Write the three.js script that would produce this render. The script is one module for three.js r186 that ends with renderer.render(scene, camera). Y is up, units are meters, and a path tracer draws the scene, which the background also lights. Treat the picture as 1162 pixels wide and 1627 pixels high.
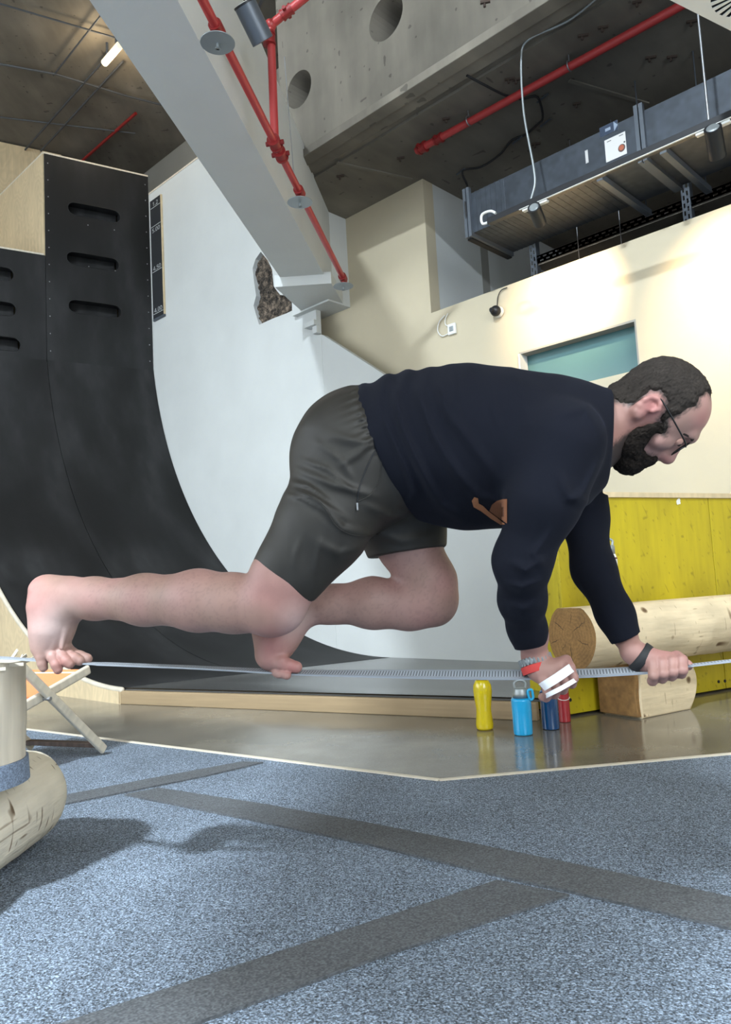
import * as THREE from 'three';
import { mergeGeometries } from 'three/addons/utils/BufferGeometryUtils.js';
import { RoundedBoxGeometry } from 'three/addons/geometries/RoundedBoxGeometry.js';
import { RectAreaLightUniformsLib } from 'three/addons/lights/RectAreaLightUniformsLib.js';

// ---------------------------------------------------------------- camera, sky, light, exposure
const scene = new THREE.Scene();
const W = 1162, H = 1627, F = 1222, EYE = new THREE.Vector3(0, 0.72, 0);
const PITCH = THREE.MathUtils.degToRad(5.4), ROLL = THREE.MathUtils.degToRad(3.09);
const fwd = new THREE.Vector3(0, Math.sin(PITCH), -Math.cos(PITCH));
const up0 = new THREE.Vector3(0, Math.cos(PITCH), Math.sin(PITCH)), rt0 = new THREE.Vector3(1, 0, 0);
const camR = rt0.clone().multiplyScalar(Math.cos(ROLL)).addScaledVector(up0, -Math.sin(ROLL));
const camU = up0.clone().multiplyScalar(Math.cos(ROLL)).addScaledVector(rt0, Math.sin(ROLL));
const camera = new THREE.PerspectiveCamera(2 * THREE.MathUtils.radToDeg(Math.atan(H / 2 / F)), W / H, 0.05, 60);
camera.position.copy(EYE); camera.up.copy(camU); camera.lookAt(EYE.clone().add(fwd));
const renderer = new THREE.WebGLRenderer({ antialias: true });
renderer.toneMapping = THREE.LinearToneMapping;
renderer.toneMappingExposure = 1.1;
renderer.shadowMap.enabled = true;
RectAreaLightUniformsLib.init();
scene.background = new THREE.Color().setRGB(0.75, 0.88, 1.05);

function areaLight(color, intensity, w, h, pos, target) {
  const l = new THREE.RectAreaLight(color, intensity, w, h);
  l.position.copy(pos); l.lookAt(target); scene.add(l); return l;
}
// daylight through the skylight behind the photographer and through the window bands of the left and right-hand side walls
areaLight(new THREE.Color().setRGB(0.80, 0.91, 1.0), 3700, 0.4, 0.4, new THREE.Vector3(-3.0, 6.95, 2.95), new THREE.Vector3(-3.0, 0, 2.95));
areaLight(new THREE.Color().setRGB(0.88, 0.95, 1.0), 5.0, 6.4, 2.9, new THREE.Vector3(-7.93, 3.1, -1.3), new THREE.Vector3(0, 3.1, -1.3));

areaLight(new THREE.Color().setRGB(0.86, 0.94, 1.0), 7, 3.4, 2.8, new THREE.Vector3(2.39, 2.7, 2.09), new THREE.Vector3(2.39 - 3.61, 2.7, 2.09 - 3.46));

// ---------------------------------------------------------------- measuring helpers (a pixel and a known plane give a point of the place)
const V = (x, y, z) => new THREE.Vector3(x, y, z);
function dirOf(px, py) {
  const d = fwd.clone().multiplyScalar(F).addScaledVector(camR, px - W / 2).addScaledVector(camU, -(py - H / 2));
  return d.multiplyScalar(-1 / d.z);
}
const at = (px, py, D) => EYE.clone().addScaledVector(dirOf(px, py), D);
const onY = (px, py, y) => { const d = dirOf(px, py); return EYE.clone().addScaledVector(d, (y - EYE.y) / d.y); };
const onPlane = (px, py, p, n) => { const d = dirOf(px, py); return EYE.clone().addScaledVector(d, p.clone().sub(EYE).dot(n) / d.dot(n)); };
function proj(p) {
  const q = p.clone().sub(EYE), z = q.dot(fwd);
  return [W / 2 + F * q.dot(camR) / z, H / 2 - F * q.dot(camU) / z];
}
// building axes: U runs along the right-hand walls (towards the viewer's right), N into them
const nl = Math.hypot(0.69, 0.72), N = V(0.69 / nl, 0, -0.72 / nl), U = V(0.72 / nl, 0, 0.69 / nl), UP = V(0, 1, 0);
const UN = (u, n, y) => V(U.x * u + N.x * n, y, U.z * u + N.z * n);
const onN = (px, py, nd) => onPlane(px, py, UN(0, nd, 0), N);
const uOf = (p) => p.dot(U), nOf = (p) => p.x * N.x + p.z * N.z;

// ---------------------------------------------------------------- noise and textures
function rng(seed) { let a = seed | 0; return () => { a = (a + 0x6d2b79f5) | 0; let t = Math.imul(a ^ (a >>> 15), 1 | a); t = (t + Math.imul(t ^ (t >>> 7), 61 | t)) ^ t; return ((t ^ (t >>> 14)) >>> 0) / 4294967296; }; }
function h2(x, y, s) { let n = Math.imul(x, 374761393) ^ Math.imul(y, 668265263) ^ Math.imul(s, 1274126177); n = Math.imul(n ^ (n >>> 13), 1274126177); return ((n ^ (n >>> 16)) >>> 0) / 4294967296; }
function vn(x, y, per, s) {
  const xi = Math.floor(x), yi = Math.floor(y), fx = x - xi, fy = y - yi, m = (a) => ((a % per) + per) % per;
  const u = fx * fx * (3 - 2 * fx), v = fy * fy * (3 - 2 * fy);
  const a = h2(m(xi), m(yi), s), b = h2(m(xi + 1), m(yi), s), c = h2(m(xi), m(yi + 1), s), d = h2(m(xi + 1), m(yi + 1), s);
  return a + (b - a) * u + (c - a) * v + (a - b - c + d) * u * v;
}
function fbm(x, y, per, oct, s) { let r = 0, a = 0.5, t = 0; for (let i = 0; i < oct; i++) { r += a * vn(x, y, per, s + i); t += a; a *= 0.5; x *= 2; y *= 2; per *= 2; } return r / t; }
function h3(x, y, z) { let n = Math.imul(x, 374761393) ^ Math.imul(y, 668265263) ^ Math.imul(z, 2147483647 ^ 0x5bd1e995); n = Math.imul(n ^ (n >>> 13), 1274126177); return ((n ^ (n >>> 16)) >>> 0) / 4294967296; }
function n3(x, y, z) {
  const xi = Math.floor(x), yi = Math.floor(y), zi = Math.floor(z); let fx = x - xi, fy = y - yi, fz = z - zi;
  fx = fx * fx * (3 - 2 * fx); fy = fy * fy * (3 - 2 * fy); fz = fz * fz * (3 - 2 * fz);
  const L = (a, b, t) => a + (b - a) * t;
  return L(L(L(h3(xi, yi, zi), h3(xi + 1, yi, zi), fx), L(h3(xi, yi + 1, zi), h3(xi + 1, yi + 1, zi), fx), fy), L(L(h3(xi, yi, zi + 1), h3(xi + 1, yi, zi + 1), fx), L(h3(xi, yi + 1, zi + 1), h3(xi + 1, yi + 1, zi + 1), fx), fy), fz);
}
const clamp = (x, a = 0, b = 1) => Math.min(b, Math.max(a, x)), mix = (a, b, t) => a + (b - a) * t, sstep = (a, b, x) => { const t = clamp((x - a) / (b - a)); return t * t * (3 - 2 * t); };
function tex(w, h, tw, th, fn, srgb = true) {
  const d = new Uint8Array(w * h * 4);
  for (let y = 0; y < h; y++) for (let x = 0; x < w; x++) { const c = fn(x / w, y / h), i = (y * w + x) * 4; if (typeof c === 'number') d[i] = d[i + 1] = d[i + 2] = clamp(c, 0, 255); else { d[i] = clamp(c[0], 0, 255); d[i + 1] = clamp(c[1], 0, 255); d[i + 2] = clamp(c[2], 0, 255); } d[i + 3] = 255; }
  const t = new THREE.DataTexture(d, w, h, THREE.RGBAFormat);
  t.wrapS = t.wrapT = THREE.RepeatWrapping; t.magFilter = THREE.LinearFilter; t.minFilter = THREE.LinearMipmapLinearFilter; t.generateMipmaps = true;
  if (srgb) t.colorSpace = THREE.SRGBColorSpace;
  t.repeat.set(1 / tw, 1 / th); t.needsUpdate = true; return t;
}
const grey = (v, r = 1, g = 1, b = 1) => [v * r, v * g, v * b];
const std = (o) => new THREE.MeshStandardMaterial(o);
const phy = (o) => new THREE.MeshPhysicalMaterial(o);
const rgb = (r, g, b) => new THREE.Color(r / 255, g / 255, b / 255).convertSRGBToLinear();

const T = {};
T.carpet = tex(1024, 1024, 1.6, 1.6, (x, y) => { const a = h2(Math.floor(x * 1024), Math.floor(y * 1024), 3), b = vn(x * 640, y * 640, 640, 5), c = fbm(x * 8, y * 8, 8, 4, 9); const v = 118 + (a - 0.5) * 70 + (b - 0.5) * 130 + (c - 0.5) * 22; return [v * 0.9, v * 0.99, v * 1.1]; });
T.carpetB = tex(512, 512, 0.8, 0.8, (x, y) => 128 + (vn(x * 256, y * 256, 256, 5) - 0.5) * 255, false);
T.rubber = tex(512, 512, 0.8, 0.8, (x, y) => { const v = 84 + (vn(x * 256, y * 256, 256, 15) - 0.5) * 44 + (fbm(x * 6, y * 6, 6, 3, 2) - 0.5) * 14; return [v * 0.97, v, v * 1.04]; });
T.floor = tex(1024, 1024, 4, 4, (x, y) => { const a = fbm(x * 5, y * 5, 5, 6, 21), b = fbm(x * 24, y * 24, 24, 3, 31), c = h2(Math.floor(x * 1024), Math.floor(y * 1024), 8); const v = 134 + (a - 0.5) * 70 + (b - 0.5) * 30 + (c - 0.5) * 10; return [v * 1.02, v, v * 0.95]; });
T.floorR = tex(512, 512, 4, 4, (x, y) => 46 + (fbm(x * 9, y * 9, 9, 5, 61) - 0.5) * 60, false);
T.conc = tex(1024, 1024, 3, 3, (x, y) => { const a = fbm(x * 4, y * 4, 4, 6, 41), b = fbm(x * 30, y * 6, 6, 4, 44), sp = vn(x * 60, y * 60, 60, 49); let v = 142 + (a - 0.5) * 66 + (b - 0.5) * 26; if (sp > 0.93) v -= 30; return [v * 1.03, v, v * 0.95]; });
T.concB = tex(512, 512, 1.5, 1.5, (x, y) => 128 + (fbm(x * 12, y * 12, 12, 5, 71) - 0.5) * 160, false);
T.plaster = tex(512, 512, 2, 2, (x, y) => { const a = fbm(x * 5, y * 5, 5, 5, 81); const v = 232 + (a - 0.5) * 14; return [v, v, v * 0.985]; });
T.plasterB = tex(512, 512, 0.6, 0.6, (x, y) => 128 + (fbm(x * 40, y * 40, 40, 3, 83) - 0.5) * 120, false);
T.black = tex(1024, 1024, 3.0, 3.0, (x, y) => { const a = fbm(x * 6, y * 3, 3, 5, 91), s = Math.pow(fbm(x * 9, y * 3, 3, 5, 95), 3.5); const c = h2(Math.floor(x * 1024), Math.floor(y * 1024), 8); const v = 42 + (a - 0.5) * 16 + s * 90 + (c - 0.5) * 5; return [v * 1.0, v * 1.0, v * 1.02]; });
T.deck = tex(512, 512, 2, 2, (x, y) => { const a = fbm(x * 6, y * 3, 3, 5, 391), s = fbm(x * 30, y * 4, 4, 4, 395); const v = 84 + (a - 0.5) * 40 + (s - 0.5) * 20; return [v, v * 0.99, v * 0.97]; });  // scuffed grey, lightened so the colour carries the glare too
T.ply = tex(512, 512, 1.2, 1.2, (x, y) => { const a = fbm(x * 40, y * 3, 3, 4, 101), b = fbm(x * 4, y * 2, 2, 4, 107), l = Math.sin((y * 2 + b * 3) * 22) * 4; const v = 205 + (a - 0.5) * 26 + (b - 0.5) * 26 + l; return [v, v * 0.9, v * 0.73]; });
T.pale = tex(512, 512, 1.0, 1.0, (x, y) => { const a = fbm(x * 60, y * 3, 3, 4, 111), b = fbm(x * 5, y * 3, 3, 4, 117); const v = 205 + (a - 0.5) * 34 + (b - 0.5) * 28; return [v, v * 0.95, v * 0.865]; });
const logTex = (t1, t2, sd) => tex(1024, 1024, 1.0, 1.0, (x, y) => {
  const a = fbm(x * 4, y * 40, 4, 4, 121), b = fbm(x * 6, y * 6, 6, 5, 127), k = vn(x * 14, y * 14, 14, 129), cr = vn(x * 10, y * 70, 10, 131), sc = vn(x * 60, y * 22, 22, 137);
  let v = 222 + (a - 0.5) * 34 + (b - 0.5) * 44; let w = 0;
  if (k > 0.88) w += (k - 0.88) * 7; if (cr > t1) w += (cr - t1) * 5; if (sc > t2) w += (sc - t2) * 4.5; w = clamp(w, 0, 0.7);
  return [v * (1 - w * 0.75), v * 0.955 * (1 - w * 0.85), v * 0.87 * (1 - w * 0.95)];
});
T.log = logTex(0.84, 0.8); T.log2 = logTex(0.93, 0.93);
T.logB = tex(512, 512, 0.5, 0.5, (x, y) => 128 + (fbm(x * 5, y * 30, 5, 4, 141) - 0.5) * 140 + (fbm(x * 8, y * 8, 8, 3, 143) - 0.5) * 90, false);
T.yellow = tex(1024, 1024, 1.3, 1.3, (x, y) => { const a = fbm(x * 60, y * 8, 8, 4, 151), b = fbm(x * 6, y * 4, 4, 5, 157), k = vn((x + y * 0.5) * 90, (y - x * 0.3) * 40, 4096, 159); let v = 1 + (a - 0.5) * 0.1 + (b - 0.5) * 0.2; if (k > 0.84) v -= (k - 0.84) * 1.3; return [206 * v, 188 * v, 30 * v]; });
T.galv = tex(512, 512, 0.8, 0.8, (x, y) => { const a = vn(x * 26, y * 26, 26, 161), b = fbm(x * 5, y * 5, 5, 4, 167); const v = 116 + (a - 0.5) * 22 + (b - 0.5) * 26; return [v * 0.95, v, v * 1.06]; });
T.rubble = tex(512, 512, 0.5, 0.5, (x, y) => { const a = fbm(x * 12, y * 12, 12, 5, 171), b = vn(x * 50, y * 50, 50, 173); let v = 70 + (a - 0.5) * 150 + (b - 0.5) * 60; return [v * 1.1, v * 0.97, v * 0.84]; });
T.felt = tex(256, 256, 0.3, 0.3, (x, y) => { const v = 132 + (vn(x * 128, y * 128, 128, 181) - 0.5) * 60; return [v * 0.9, v, v * 1.15]; });
T.darkwood = tex(256, 256, 0.5, 0.5, (x, y) => { const v = 78 + (fbm(x * 4, y * 30, 4, 4, 191) - 0.5) * 40; return [v * 1.05, v * 0.86, v * 0.76]; });
T.canvas = tex(256, 256, 0.3, 0.3, (x, y) => { const v = 1 + (h2(Math.floor(x * 256), Math.floor(y * 256), 6) - 0.5) * 0.14; return [228 * v, 136 * v, 88 * v]; });
T.end = tex(512, 512, 1, 1, (x, y) => {
  const dx = x - 0.46, dy = y - 0.53, r = Math.hypot(dx, dy), a = Math.atan2(dy, dx); const w = r * 60 + fbm(x * 5, y * 5, 5, 3, 201) * 7;
  let v = 176 + Math.sin(w * 1.9) * 7 + (fbm(x * 60, y * 60, 60, 2, 205) - 0.5) * 40 + (fbm(x * 4, y * 4, 4, 3, 207) - 0.5) * 40;
  for (const [ca, l0, l1, ww] of [[0.5, 0.05, 0.4, 0.012], [1.35, 0.12, 0.42, 0.01], [2.6, 0.1, 0.36, 0.014], [-0.4, 0.14, 0.44, 0.011], [-1.5, 0.06, 0.45, 0.012], [3.5, 0.2, 0.42, 0.012], [4.1, 0.1, 0.3, 0.009]]) {
    let da = a - ca + (vn(r * 30, ca * 9 + 20, 64, 3) - 0.5) * 0.12; da = Math.atan2(Math.sin(da), Math.cos(da)); if (r > l0 && r < l1 && Math.abs(da) * r < ww * 0.55 * Math.sin(Math.PI * (r - l0) / (l1 - l0))) v *= 0.62;
  }
  return [v, v * 0.82, v * 0.58];
});
T.web = tex(256, 64, 0.06, 0.05, (x, y) => { const s = Math.sin(x * Math.PI * 2 * 10) > 0.2 ? 1 : 0, e = y < 0.2 || y > 0.8 ? 1 : 0; const v = e ? 150 : s ? 176 : 112; return [v * 0.97, v, v * 1.05]; });

const M = {
  carpet: std({ map: T.carpet, bumpMap: T.carpetB, bumpScale: 0.004, roughness: 1 }),
  rubber: std({ map: T.rubber, roughness: 0.85 }),
  floor: std({ map: T.floor, roughnessMap: T.floorR, roughness: 1, color: 0xe6e0d6 }),
  conc: std({ map: T.conc, bumpMap: T.concB, bumpScale: 0.004, roughness: 0.9, color: 0xd2cdc4 }),
  lip: std({ map: T.pale, roughness: 0.6, color: 0xb8a68c }),
  white: std({ map: T.plaster, bumpMap: T.plasterB, bumpScale: 0.0006, roughness: 0.75, color: 0xdcdedf }),
  cream: std({ map: T.plaster, bumpMap: T.plasterB, bumpScale: 0.0006, roughness: 0.8, color: 0xd4c7ae }),
  greyWall: std({ map: T.plaster, roughness: 0.85, color: 0x9a9894 }),
  black: phy({ map: T.black, roughness: 0.6, specularIntensity: 0.5, color: 0x929292 }),
  deck: phy({ map: T.deck, roughness: 0.2 }),
  ply: std({ map: T.ply, roughness: 0.6 }),
  pale: std({ map: T.pale, roughness: 0.65 }),
  log: std({ map: T.log, bumpMap: T.logB, bumpScale: 0.008, roughness: 0.75 }),
  log2: std({ map: T.log2, bumpMap: T.logB, bumpScale: 0.004, roughness: 0.7, color: 0xf2e6d2 }),
  yellow: std({ map: T.yellow, roughness: 0.5, color: 0xdedac8 }),
  galv: std({ map: T.galv, roughness: 0.5, metalness: 0.5, color: 0x9a9ea4 }),
  galvRod: std({ color: rgb(150, 152, 156), roughness: 0.4, metalness: 0.8 }),
  rubble: std({ map: T.rubble, roughness: 1 }),
  felt: std({ map: T.felt, roughness: 1 }),
  darkwood: std({ map: T.darkwood, roughness: 0.6 }),
  canvas: std({ map: T.canvas, roughness: 0.95 }),
  end: std({ map: T.end, roughness: 0.85, color: 0xc2b298 }),
  web: std({ map: T.web, roughness: 0.8 }),
  red: std({ color: rgb(166, 54, 54), roughness: 0.4 }),
  redDark: std({ color: rgb(128, 28, 28), roughness: 0.5 }),
  disc: std({ color: rgb(150, 156, 158), roughness: 0.4, metalness: 0.5 }),
  blackMetal: std({ color: rgb(34, 35, 38), roughness: 0.45, metalness: 0.2 }),
  conduit: std({ color: rgb(74, 76, 80), roughness: 0.6, metalness: 0.2 }),
  greyMetal: std({ color: rgb(92, 98, 106), roughness: 0.42, metalness: 0.4 }),
  whitePlastic: std({ color: rgb(226, 226, 222), roughness: 0.45 }),
  cable: std({ color: rgb(30, 30, 32), roughness: 0.7 }),
  chalk: std({ color: rgb(214, 214, 210), roughness: 0.9 }),
  screw: std({ color: rgb(160, 160, 162), roughness: 0.35, metalness: 0.6 }),
  slot: std({ color: rgb(20, 20, 21), roughness: 0.9 }),
  tealGlass: std({ color: rgb(88, 138, 138), roughness: 0.25 }),
};

// ---------------------------------------------------------------- geometry helpers (all in world metres; uv in metres)
function boxUV(g) {
  const p = g.attributes.position, n = g.attributes.normal, uv = new Float32Array(p.count * 2);
  for (let i = 0; i < p.count; i++) {
    const ax = Math.abs(n.getX(i)), ay = Math.abs(n.getY(i)), az = Math.abs(n.getZ(i));
    if (ay >= ax && ay >= az) { uv[i * 2] = p.getX(i); uv[i * 2 + 1] = p.getZ(i); } else if (ax >= az) { uv[i * 2] = p.getZ(i); uv[i * 2 + 1] = p.getY(i); } else { uv[i * 2] = p.getX(i); uv[i * 2 + 1] = p.getY(i); }
  }
  g.setAttribute('uv', new THREE.BufferAttribute(uv, 2)); return g;
}
function bevelBox(w, h, d, r) { return boxUV(r > 0 ? new RoundedBoxGeometry(w, h, d, 2, Math.min(r, w / 2.1, h / 2.1, d / 2.1)) : new THREE.BoxGeometry(w, h, d)); }
function frame(ex, ey, ez, o) { return new THREE.Matrix4().makeBasis(ex, ey, ez).setPosition(o); }
const MU = (o) => frame(U, UP, N.clone().negate(), o);
function boxUN(u0, u1, y0, y1, n0, n1, r = 0) { return bevelBox(u1 - u0, y1 - y0, n1 - n0, r).applyMatrix4(MU(UN((u0 + u1) / 2, (n0 + n1) / 2, (y0 + y1) / 2))); }
function boxAt(c, ex, ey, ez, w, h, d, r = 0) { if (ex.clone().cross(ey).dot(ez) < 0) ez = ez.clone().negate(); return bevelBox(w, h, d, r).applyMatrix4(frame(ex, ey, ez, c)); }
function bar(a, b, w, h, side, r = 0) { const ez = b.clone().sub(a), L = ez.length(); ez.normalize(); let ex = side.clone().addScaledVector(ez, -side.dot(ez)).normalize(); const ey = ez.clone().cross(ex); return boxAt(a.clone().lerp(b, 0.5), ex, ey, ez, w, h, L, r); }
function cyl(a, b, ra, rb = ra, seg = 20, open = false) { const d = b.clone().sub(a), L = d.length(); const g = new THREE.CylinderGeometry(rb, ra, L, seg, 1, open); g.applyQuaternion(new THREE.Quaternion().setFromUnitVectors(UP, d.normalize())); return g.translate((a.x + b.x) / 2, (a.y + b.y) / 2, (a.z + b.z) / 2); }
function tube(pts, r, seg = 40, rs = 8, closed = false) { return new THREE.TubeGeometry(new THREE.CatmullRomCurve3(pts, closed, 'centripetal'), seg, r, rs, closed); }
function planPoly(pts, y0, y1) { const s = new THREE.Shape(pts.map(([x, d]) => new THREE.Vector2(x, d))); return new THREE.ExtrudeGeometry(s, { depth: y1 - y0, bevelEnabled: false }).rotateX(-Math.PI / 2).translate(0, y0, 0); }
function wallPoly(pts, n0, n1, holes = []) { // pts = [u, y], from plane n0 back to n1
  const s = new THREE.Shape(pts.map(([a, b]) => new THREE.Vector2(a, b)));
  for (const h of holes) s.holes.push(new THREE.Path(h.map(([a, b]) => new THREE.Vector2(a, b))));
  return new THREE.ExtrudeGeometry(s, { depth: n1 - n0, bevelEnabled: false }).applyMatrix4(MU(UN(0, n1, 0)));
}
const lathe = (prof, c, seg = 40) => new THREE.LatheGeometry(prof.map(([r, y]) => new THREE.Vector2(r, y)), seg).translate(c.x, c.y, c.z);
function plain(g) { g = g.index ? g.toNonIndexed() : g; for (const k of Object.keys(g.attributes)) if (!['position', 'normal', 'uv'].includes(k)) g.deleteAttribute(k); return g; }
const merge = (...gs) => mergeGeometries(gs.flat().map(plain));

// ---------------------------------------------------------------- scene graph helpers
const used = new Map();
function numbered(n) { const k = used.get(n) || 0; used.set(n, k + 1); return k ? n + '_' + String(k).padStart(3, '0') : n; }
function mesh(name, geo, mat) { const m = new THREE.Mesh(geo, mat); m.name = name; m.castShadow = m.receiveShadow = true; return m; }
function struct(name, geo, mat) { const m = mesh(numbered(name), geo, mat); m.userData.kind = 'structure'; scene.add(m); return m; }
function thing(name, label, category, base, group) { const g = new THREE.Group(); g.name = numbered(name); g.position.copy(base); g.userData = { label, category }; if (group) g.userData.group = group; scene.add(g); return g; }
function originOf(o) { const p = V(0, 0, 0); for (let q = o; q; q = q.parent) p.add(q.position); return p; }
function part(parent, name, geo, mat, label, stuff) { const o = originOf(parent), m = mesh(name, geo.translate(-o.x, -o.y, -o.z), mat); if (label) m.userData.label = label; if (stuff) m.userData.kind = 'stuff'; parent.add(m); return m; }
function single(name, label, category, geo, mat, base, group) { geo.translate(-base.x, -base.y, -base.z); const m = mesh(numbered(name), geo, mat); m.position.copy(base); m.userData = { label, category }; if (group) m.userData.group = group; scene.add(m); return m; }
// ================================================================= THE SETTING
struct('floor', planPoly([[-10, -4], [9, -4], [9, 14], [-10, 14]], -0.2, 0), M.floor);
const edgeL = V(-1.96 + 0.21, 0, 0), CK = [0.21, 2.78];
struct('floor_carpet', planPoly([CK, [-3.4, 5.42], [-6.5, 3.2], [-6.5, -3.2], [3.0, -3.2], [4.2, 3.33]], 0, 0.02), M.carpet);
{
  const edge = (a, b, w) => { const A = V(a[0], 0.012, -a[1]), B = V(b[0], 0.012, -b[1]); return bar(A, B, w, 0.026, V(B.z - A.z, 0, A.x - B.x).normalize(), 0.003); };
  struct('trim_1', edge([-3.4, 5.43], [0.21, 2.79], 0.022), M.pale);
  struct('trim_2', edge([0.21, 2.79], [4.2, 3.34], 0.022), M.pale);
}
function strip(pxs, label) { // flat rubber strips lying on the carpet
  const pts = pxs.map(([x, y]) => { const p = onY(x, y, 0.02); return [p.x, -p.z]; });
  const c = pts.reduce((a, p) => [a[0] + p[0] / pts.length, a[1] + p[1] / pts.length], [0, 0]);
  if (THREE.ShapeUtils.area(pts.map(([a, b]) => new THREE.Vector2(a, b))) < 0) pts.reverse();
  single('rubber_strip', label, 'strip', planPoly(pts, 0.0202, 0.0262), M.rubber, V(c[0], 0.02, -c[1]), 'rubber strips on the carpet');
}
strip([[198, 1264.5], [252, 1254], [420, 1280], [590, 1311], [800, 1353], [1000, 1394], [1330, 1466], [1800, 1569], [1800, 1629], [1162, 1479], [1000, 1441], [800, 1396], [590, 1345], [400, 1305]], 'long dark grey strip running down to the right edge of the carpet');
strip([[-140, 1313], [100, 1266], [250, 1237], [385, 1212], [418, 1213], [330, 1234], [100, 1280], [-140, 1331]], 'narrow dark grey strip on the carpet in front of the deck chair');
strip([[-500, 1830], [110, 1627], [500, 1498], [790, 1402], [905, 1425], [620, 1518], [320, 1627], [-250, 1832]], 'wide dark grey strip crossing the nearest part of the carpet');

// walls along the building's right side
const HC = 4.16;
const winU0 = -3.08, winU1 = -2.15;
struct('wall_right', wallPoly([[-5.9, 0], [3.2, 0], [3.2, 2.97], [-3.9, 2.97], [-3.9, HC], [-5.9, HC]], 5.0, 5.13, [[[winU0, 2.07], [winU0, 2.42], [winU1, 2.42], [winU1, 2.07]]]), M.cream);
{
  const w = struct('window_1', boxUN(winU0, winU1, 2.07, 2.42, 5.095, 5.105), phy({ color: rgb(84, 122, 124), roughness: 0.18, transmission: 0.25, thickness: 0 }));
  const fr = merge(boxUN(winU0, winU1, 2.405, 2.42, 5.0, 5.13), boxUN(winU1 - 0.012, winU1, 2.07, 2.405, 5.0, 5.13));
  part(w, 'window_frame', fr, M.greyWall);
  part(w, 'reveal', boxUN(winU0, winU0 + 0.015, 2.07, 2.405, 4.985, 5.09), M.white);
}
struct('wall_return', boxUN(-4.03, -3.901, 0, HC, 5.06, 7.6), M.white);
struct('wall_storage', boxUN(-3.9, 3.2, 0, HC, 7.5, 7.6), M.conc);
struct('wall_side', merge(boxUN(3.2, 3.35, 0, 7, -2.6, -1.5), boxUN(3.2, 3.35, 0, 7, 2.0, 7.6), boxUN(3.2, 3.35, 0, 1.2, -1.5, 2.0), boxUN(3.2, 3.35, 4.2, 7, -1.5, 2.0)), M.cream);
{ const w = struct('window_4', boxUN(3.27, 3.28, 1.2, 4.2, -1.5, 2.0), phy({ color: 0xffffff, transmission: 1, roughness: 0, thickness: 0 })); for (let i = 0; i <= 3; i++) part(w, 'mullion', boxUN(3.22, 3.32, 1.2, 4.2, mix(-1.5, 2, i / 3) - 0.03, mix(-1.5, 2, i / 3) + 0.03), M.greyMetal); }
struct('wall_far', boxUN(-14, -3.9, 0, 7, 5.8, 5.92), M.greyWall);

struct('wall_end', boxAt(V(-6, 3.5, -13), V(1, 0, 0), UP, V(0, 0, 1), 8, 7, 0.2), M.greyWall);
{
  const a = V(-4.03, 0, -10.33), d = V(-0.87, 0, 0.49).normalize();
  struct('wall_timber', boxAt(a.clone().addScaledVector(d, 2.4).setY(3.49), d, UP, d.clone().cross(UP), 4.8, 6.98, 0.06), M.ply);
}
// rear wall behind the photographer with its window band, and the ceiling with the skylight
{
  const X = V(1, 0, 0), Z = V(0, 0, 1), z0 = -4.6, z1 = 2.0, y0 = 1.6, y1 = 4.6;
  const b = (za, zb, ya, yb) => boxAt(V(-8.1, (ya + yb) / 2, (za + zb) / 2), X, UP, Z, 0.2, yb - ya, zb - za);
  struct('wall_left', merge(b(-13.5, z0, 0, 7), b(z1, 3.6, 0, 7), b(z0, z1, 0, y0), b(z0, z1, y1, 7)), M.white); struct('wall_rear', boxAt(V(-3, 3.5, 3.6), X, UP, Z, 10.4, 7, 0.2), M.white);
  const w = struct('window_2', boxAt(V(-8.1, (y0 + y1) / 2, (z0 + z1) / 2), X, UP, Z, 0.01, y1 - y0, z1 - z0), phy({ color: 0xffffff, transmission: 1, roughness: 0, thickness: 0 }));
  for (let i = 0; i <= 5; i++) part(w, 'mullion', boxAt(V(-8.1, (y0 + y1) / 2, mix(z0, z1, i / 5)), X, UP, Z, 0.1, y1 - y0, 0.06), M.greyMetal);
  const s = new THREE.Shape([[-8.3, -4], [7, -4], [7, 14], [-8.3, 14]].map((p) => new THREE.Vector2(...p)));
  s.holes.push(new THREE.Path([[-3.47, -3.42], [-2.53, -3.42], [-2.53, -2.48], [-3.47, -2.48]].map((p) => new THREE.Vector2(...p))));
  struct('ceiling', new THREE.ExtrudeGeometry(s, { depth: 0.2, bevelEnabled: false }).rotateX(-Math.PI / 2).translate(0, 7, 0), M.conc);
  struct('window_3', boxAt(V(-3, 7.1, 2.95), X, UP, Z, 0.94, 0.01, 0.94), phy({ color: 0xffffff, transmission: 1, roughness: 0, thickness: 0 }));
}
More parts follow.
